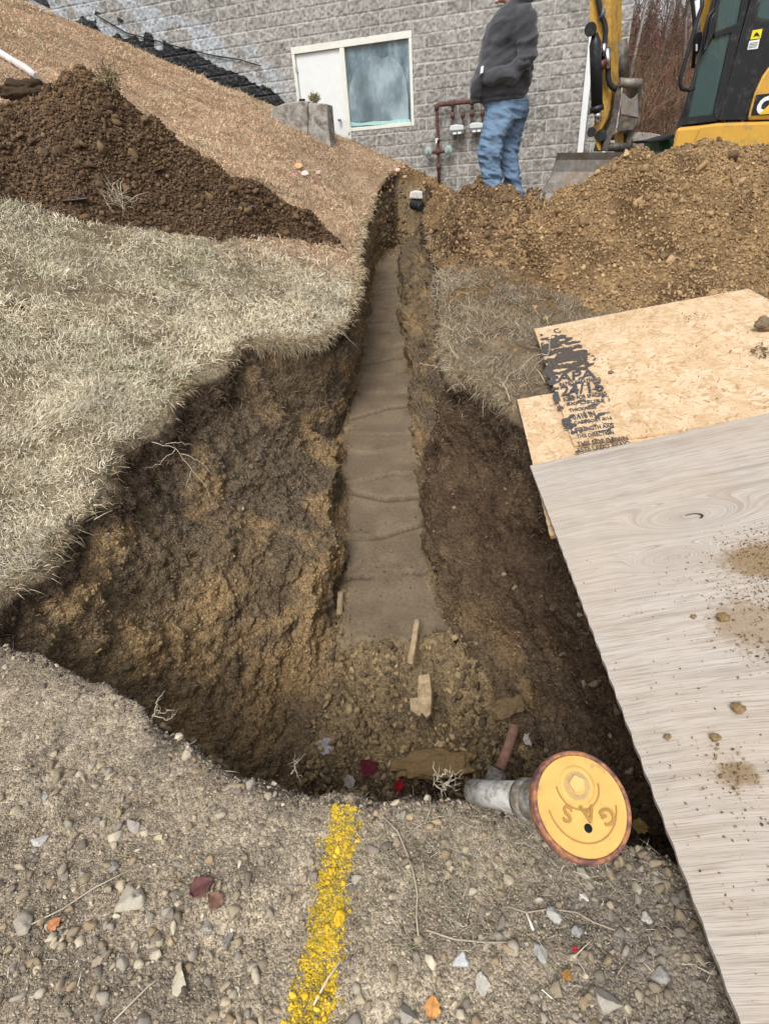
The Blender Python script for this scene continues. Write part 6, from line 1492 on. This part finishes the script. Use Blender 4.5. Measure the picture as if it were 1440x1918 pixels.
for px, py, size, col, lab, nr, rz in ((613, 1404, .085, (.42, .38, .42), 'pale lilac-grey leaf in the front left of the pit', (.1, -.6, .8), .7), (748, 1477, .05, (.35, .01, .02), 'bright red leaf at the front edge of the pit', (0, -.7, .7), 1.2), (690, 1445, .09, (.13, .02, .03), 'dark maroon leaf in the pit left of the bright red one', (.2, -.6, .8), 2.4), (655, 1470, .06, (.40, .36, .32), 'grey curled leaf beside the maroon leaf at the pit front', (.2, -.5, .8), 1.9),
    (990, 1392, .06, (.40, .36, .34), 'pale curled leaf in the pit beside the reddish pipe', (-.2, -.5, .8), .3), (1198, 1552, .05, (.35, .25, .08), 'yellow-brown leaf beside the gas lid rim', (0, -.2, 1), -.4), (380, 1665, .045, (.13, .055, .05), 'dark red leaf on the left gravel', (0, 0, 1), .5), (405, 1690, .035, (.20, .11, .08), 'reddish brown curled leaf next to the dark red one on the gravel', (.2, 0, 1), 2.5), (810, 1890, .03, (.62, .30, .10), 'small orange leaf at the bottom edge, right of the yellow line', (0, 0, 1), 1.3), (105, 1735, .025, (.50, .22, .10), 'small orange-brown leaf scrap in the left gravel', (.1, 0, 1), .9), (1060, 1765 + 65, .018, (.32, .16, .04), 'tiny brown leaf scrap in the right gravel', (0, 0, 1), .9), (1075, 1782, .01, (.4, .02, .04), 'tiny red leaf scrap right of the mottled stone', (0, 0, 1), .1), (185, 1222, .03, (.42, .36, .12), 'small yellow leaf in the rim grass at the left', (0, 0, 1), .4), (185, 655, .05, (.50, .22, .12), 'small orange leaf on the near lawn', (0, 0, 1), .4), (45, 577, .06, (.25, .08, .08), 'dull red leaf on the lawn near the left edge', (0, 0, 1), .4)):
    leaf(hitp(px, py, .008 if not (1380 < py < 1500 and px < 1000 and px > 600) else .03), size, col, lab, nr, rz)
for px, py, size, col, lab, rz in ((560, 318, .13, (.66, .40, .20), 'tall orange leaf of the little leaf group on the slope', 1.5), (572, 333, .12, (.70, .55, .48), 'pale pink leaf in the leaf group on the slope', -.4), (552, 336, .07, (.55, .22, .25), 'pink-red leaf at the left of the leaf group', .3), (597, 330, .09, (.52, .40, .33), 'brownish leaf at the right of the leaf group', .6), (592, 345, .08, (.28, .12, .11), 'dark leaf lowest in the leaf group on the slope', .2), (745, 324, .10, (.68, .48, .44), 'pale pink leaf on the grass close to the trench end', .3)):
    leaf(surf(px, py) + np.array([0, 0, .05]), size, col, lab, (0, -.6, .8), rz)
def root_thing(name, branches, r, col, label, cat, group=None, P=None):
    mb = MB()
    bs_ = []
    for br in branches:
        q = [np.array(br[0])]
        for u_, v_ in zip(br, br[1:]):
            for t in (.25, .5, .75, 1.0): q.append(np.array(u_) * (1 - t) + np.array(v_) * t + RNG.normal(size=3) * r * (.9 if t < 1 else .2))
        bs_.append(q)
        for _ in range(3):
            k = RNG.integers(2, len(q) - 1); d_ = RNG.normal(size=3); d_ /= np.linalg.norm(d_); l_ = r * RNG.uniform(4, 10); bs_.append([q[k], q[k] + d_ * l_ * .5, q[k] + d_ * l_ + RNG.normal(size=3) * r])
    branches = bs_
    for br in branches: mb.tube([Vector(p) for p in br], [(r if len(br) > 3 else r * .4) * .55 * (1 - .75 * i / (len(br) - 1)) for i in range(len(br))], 6)
    col = tuple(c * .72 for c in col); mt = mat_plain('root_' + name, col, .8, var=.35, scale=60)
    o = mb.build(name, mt, None); tag(o, label, cat, group); return o
def rp(px, py, z): return atz(px, py, z)
def depthp(px, py, t): return EYEP + ray(px, py) * t
t0 = 1.22
root_thing('root_tuft', [[depthp(828, 1495, t0), depthp(832, 1470, t0), depthp(822, 1452, t0 - .01), depthp(812, 1425, t0 - .02)], [depthp(832, 1470, t0), depthp(846, 1452, t0 - .02), depthp(862, 1442, t0 - .03)], [depthp(830, 1475, t0), depthp(848, 1462, t0), depthp(860, 1456, t0)], [depthp(830, 1478, t0), depthp(842, 1474, t0), depthp(856, 1480, t0 + .01)], [depthp(822, 1452, t0 - .01), depthp(834, 1440, t0 - .02), depthp(843, 1447, t0 - .02)], [depthp(828, 1488, t0), depthp(816, 1470, t0), depthp(810, 1455, t0)]], .0042, (.55, .47, .36), 'pale branching root tuft rising from the front rim of the pit', 'root', 'pale roots at the pit rim')
t0 = 1.2
root_thing('root_tuft', [[depthp(545, 1450, t0), depthp(552, 1435, t0), depthp(560, 1424, t0), depthp(572, 1412, t0 - .01)], [depthp(552, 1435, t0), depthp(556, 1446, t0), depthp(566, 1457, t0)], [depthp(556, 1430, t0), depthp(549, 1422, t0)]], .0024, (.5, .42, .33), 'thin pale root at the pit rim left of the yellow line', 'root', 'pale roots at the pit rim')
t0 = 1.42
root_thing('root_tuft', [[depthp(286, 1345, t0), depthp(290, 1330, t0), depthp(300, 1335, t0 - .01), depthp(328, 1330, t0 - .02)], [depthp(290, 1340, t0), depthp(310, 1350, t0 - .01), depthp(330, 1338, t0 - .01)], [depthp(290, 1330, t0), depthp(296, 1312, t0), depthp(310, 1295, t0)]], .0034, (.55, .48, .38), 'twisted pale root on the left front rim of the pit', 'root', 'pale roots at the pit rim')
t0 = 2.35
root_thing('root_tuft', [[depthp(285, 828, t0), depthp(330, 840, t0), depthp(360, 880, t0), depthp(385, 910, t0), depthp(396, 945, t0)], [depthp(330, 840, t0), depthp(300, 870, t0), depthp(270, 880, t0)], [depthp(340, 850, t0), depthp(370, 862, t0), depthp(400, 890, t0)], [depthp(310, 832, t0), depthp(340, 828, t0), depthp(365, 835, t0)], [depthp(360, 880, t0), depthp(350, 905, t0), depthp(362, 925, t0)]], .0035, (.55, .48, .35), 'long straggling grass roots hanging from the left rim of the pit', 'root', 'pale roots at the pit rim')
t0 = 3.6
root_thing('root_tuft', [[depthp(560, 600, t0), depthp(600, 605, t0), depthp(640, 606, t0), depthp(680, 600, t0)], [depthp(600, 605, t0), depthp(640, 620, t0), depthp(668, 650, t0)], [depthp(590, 600, t0), depthp(625, 590, t0), depthp(655, 592, t0)]], .005, (.52, .45, .33), 'pale stalks sticking out over the trench from the left sod corner', 'root', 'pale roots at the pit rim')
t0 = 3.4
root_thing('root_tuft', [[depthp(785, 680, t0), depthp(806, 685, t0), depthp(828, 688, t0), depthp(850, 688, t0)]], .005, (.60, .54, .42), 'single pale straw poking from the right trench wall below the sod clump', 'root', 'pale roots at the pit rim')
root_thing('root_tuft', [[depthp(1033, 630, 3.3), depthp(1025, 665, 3.2), depthp(1000, 690, 3.1), depthp(970, 730, 3.0)], [depthp(1025, 665, 3.2), depthp(1000, 665, 3.2), depthp(960, 705, 3.1)], [depthp(940, 725, 3.0), depthp(955, 700, 3.05), depthp(985, 680, 3.1)]], .005, (.60, .54, .42), 'pale straws over the dark sod clump on the right rim', 'root', 'pale roots at the pit rim')
# long dead vine over the gravel, a few straws
def vine(pts, r, col, label):
    P_ = []
    for a, b in pts: p = hitp(a, b, .006); P_.append(Vector(p))
    mb = MB(); mb.tube(P_, r, 6); o = mb.build('dead_stalk', mat_plain('stalk', col, .85, var=.2, scale=50), None); tag(o, label, 'stalk', 'long dead stalks on the gravel')
vine([(715, 1530), (745, 1560), (762, 1600), (775, 1640), (782, 1680), (780, 1720), (784, 1760)], .0016, (.42, .36, .26), 'long dead stalk running down the gravel from the pit rim')
vine([(800, 1745), (850, 1762), (910, 1768), (960, 1768)], .0015, (.40, .34, .26), 'dead stalk lying level in the middle of the gravel')
vine([(950, 1700), (985, 1712), (1030, 1705), (1080, 1712), (1110, 1730), (1150, 1745)], .0014, (.36, .30, .22), 'thin wavy stalk below the gas lid')
vine([(640, 1800), (615, 1835), (588, 1885)], .0018, (.60, .54, .42), 'pale straw lying across the yellow marking line')
vine([(60, 1735), (120, 1705), (180, 1665), (250, 1630)], .0014, (.45, .40, .32), 'pale straw on the left gravel leading up to the right')
vine([(215, 1915), (250, 1880), (280, 1850), (300, 1835)], .0016, (.42, .37, .28), 'straw near the bottom edge left of the cream stone')
vine([(985, 1712), (998, 1745)], .0024, (.72, .68, .6), 'short white straw standing left of the grey angular stone')
# white stick on the slope at the left edge, small turned up sod behind the heap
mb = MB(); pts = [(-40, 88), (0, 107), (28, 124), (52, 138), (72, 153)]; mb.tube([Vector(surf(a, b) + np.array([0, 0, .05])) for a, b in pts], [.045, .045, .04, .045, .035], 10); o = mb.build('white_pipe', mat_plain('dull_white', (.60, .56, .55), .6, var=.15, scale=10), None); tag(o, 'dull white bent pipe lying on the grass slope at the left edge', 'pipe')
single('sod_lump', 3, surf(60, 198) + np.array([0, 0, .12]), .30, (.06, .04, .025), M_earth, 'very dark lump of turned sod behind the left heap', 'sod lump', None, .6, (1.2, .7, .6), .3)
M_slate = mat_plain('slate', (.12, .10, .10), .7, var=.2, scale=10)
for px, py, Y, s, lab in ((465, 388, 5.7, .10, 'flat grey-purple slab of shale on the right end of the dark heap'), (135, 375, 5.0, .10, 'flat grey slab of shale low on the left of the dark heap'), (300, 318, 5.5, .07, 'dark grey slab of shale high on the dark heap')):
    d = ray(px, py); o_ = EYEP; hb = BVHTree.FromPolygons(hlV.tolist(), hlQ.tolist()); h = hb.ray_cast(Vector(o_.tolist()), Vector(d.tolist()).normalized())
    if h[0] is not None: single('shale_slab', 3, np.array(h[0][:]), s, (.13, .11, .115), M_stone, lab, 'stone slab', 'shale slabs on the dark heap', .3, (1.3, .8, .35), px)
hb = BVHTree.FromPolygons(hlV.tolist(), hlQ.tolist())
h = hb.ray_cast(Vector(EYEP.tolist()), Vector(ray(225, 380).tolist()).normalized()); c = np.array(h[0][:]); n = 160
o = grass('straw_tuft', c + RNG.normal(size=(n, 3)) * .04, np.repeat([[0, -.6, .8]], n, 0), RNG.uniform(.06, .22, n), np.full(n, .006), pal(n, [(.5, .44, .33), (.35, .28, .2)]), tilt=.9, droop=.4, kind=None); tag(o, 'pale tuft of dead grass half buried in the front of the dark heap', 'grass tuft')
h = hb.ray_cast(Vector(EYEP.tolist()), Vector(ray(205, 150).tolist()).normalized()); c = np.array((h[0] or Vector(aty(205, 150, 5.9)))[:]); n = 160
o = grass('straw_tuft', c + RNG.normal(size=(n, 3)) * .05, np.repeat([[0, -.2, .8]], n, 0), RNG.uniform(.06, .2, n), np.full(n, .008), pal(n, [(.3, .25, .15), (.18, .14, .08)]), tilt=.9, droop=.6, kind=None); tag(o, 'dark straggly tuft of sod beside the peak of the dark heap', 'grass tuft')
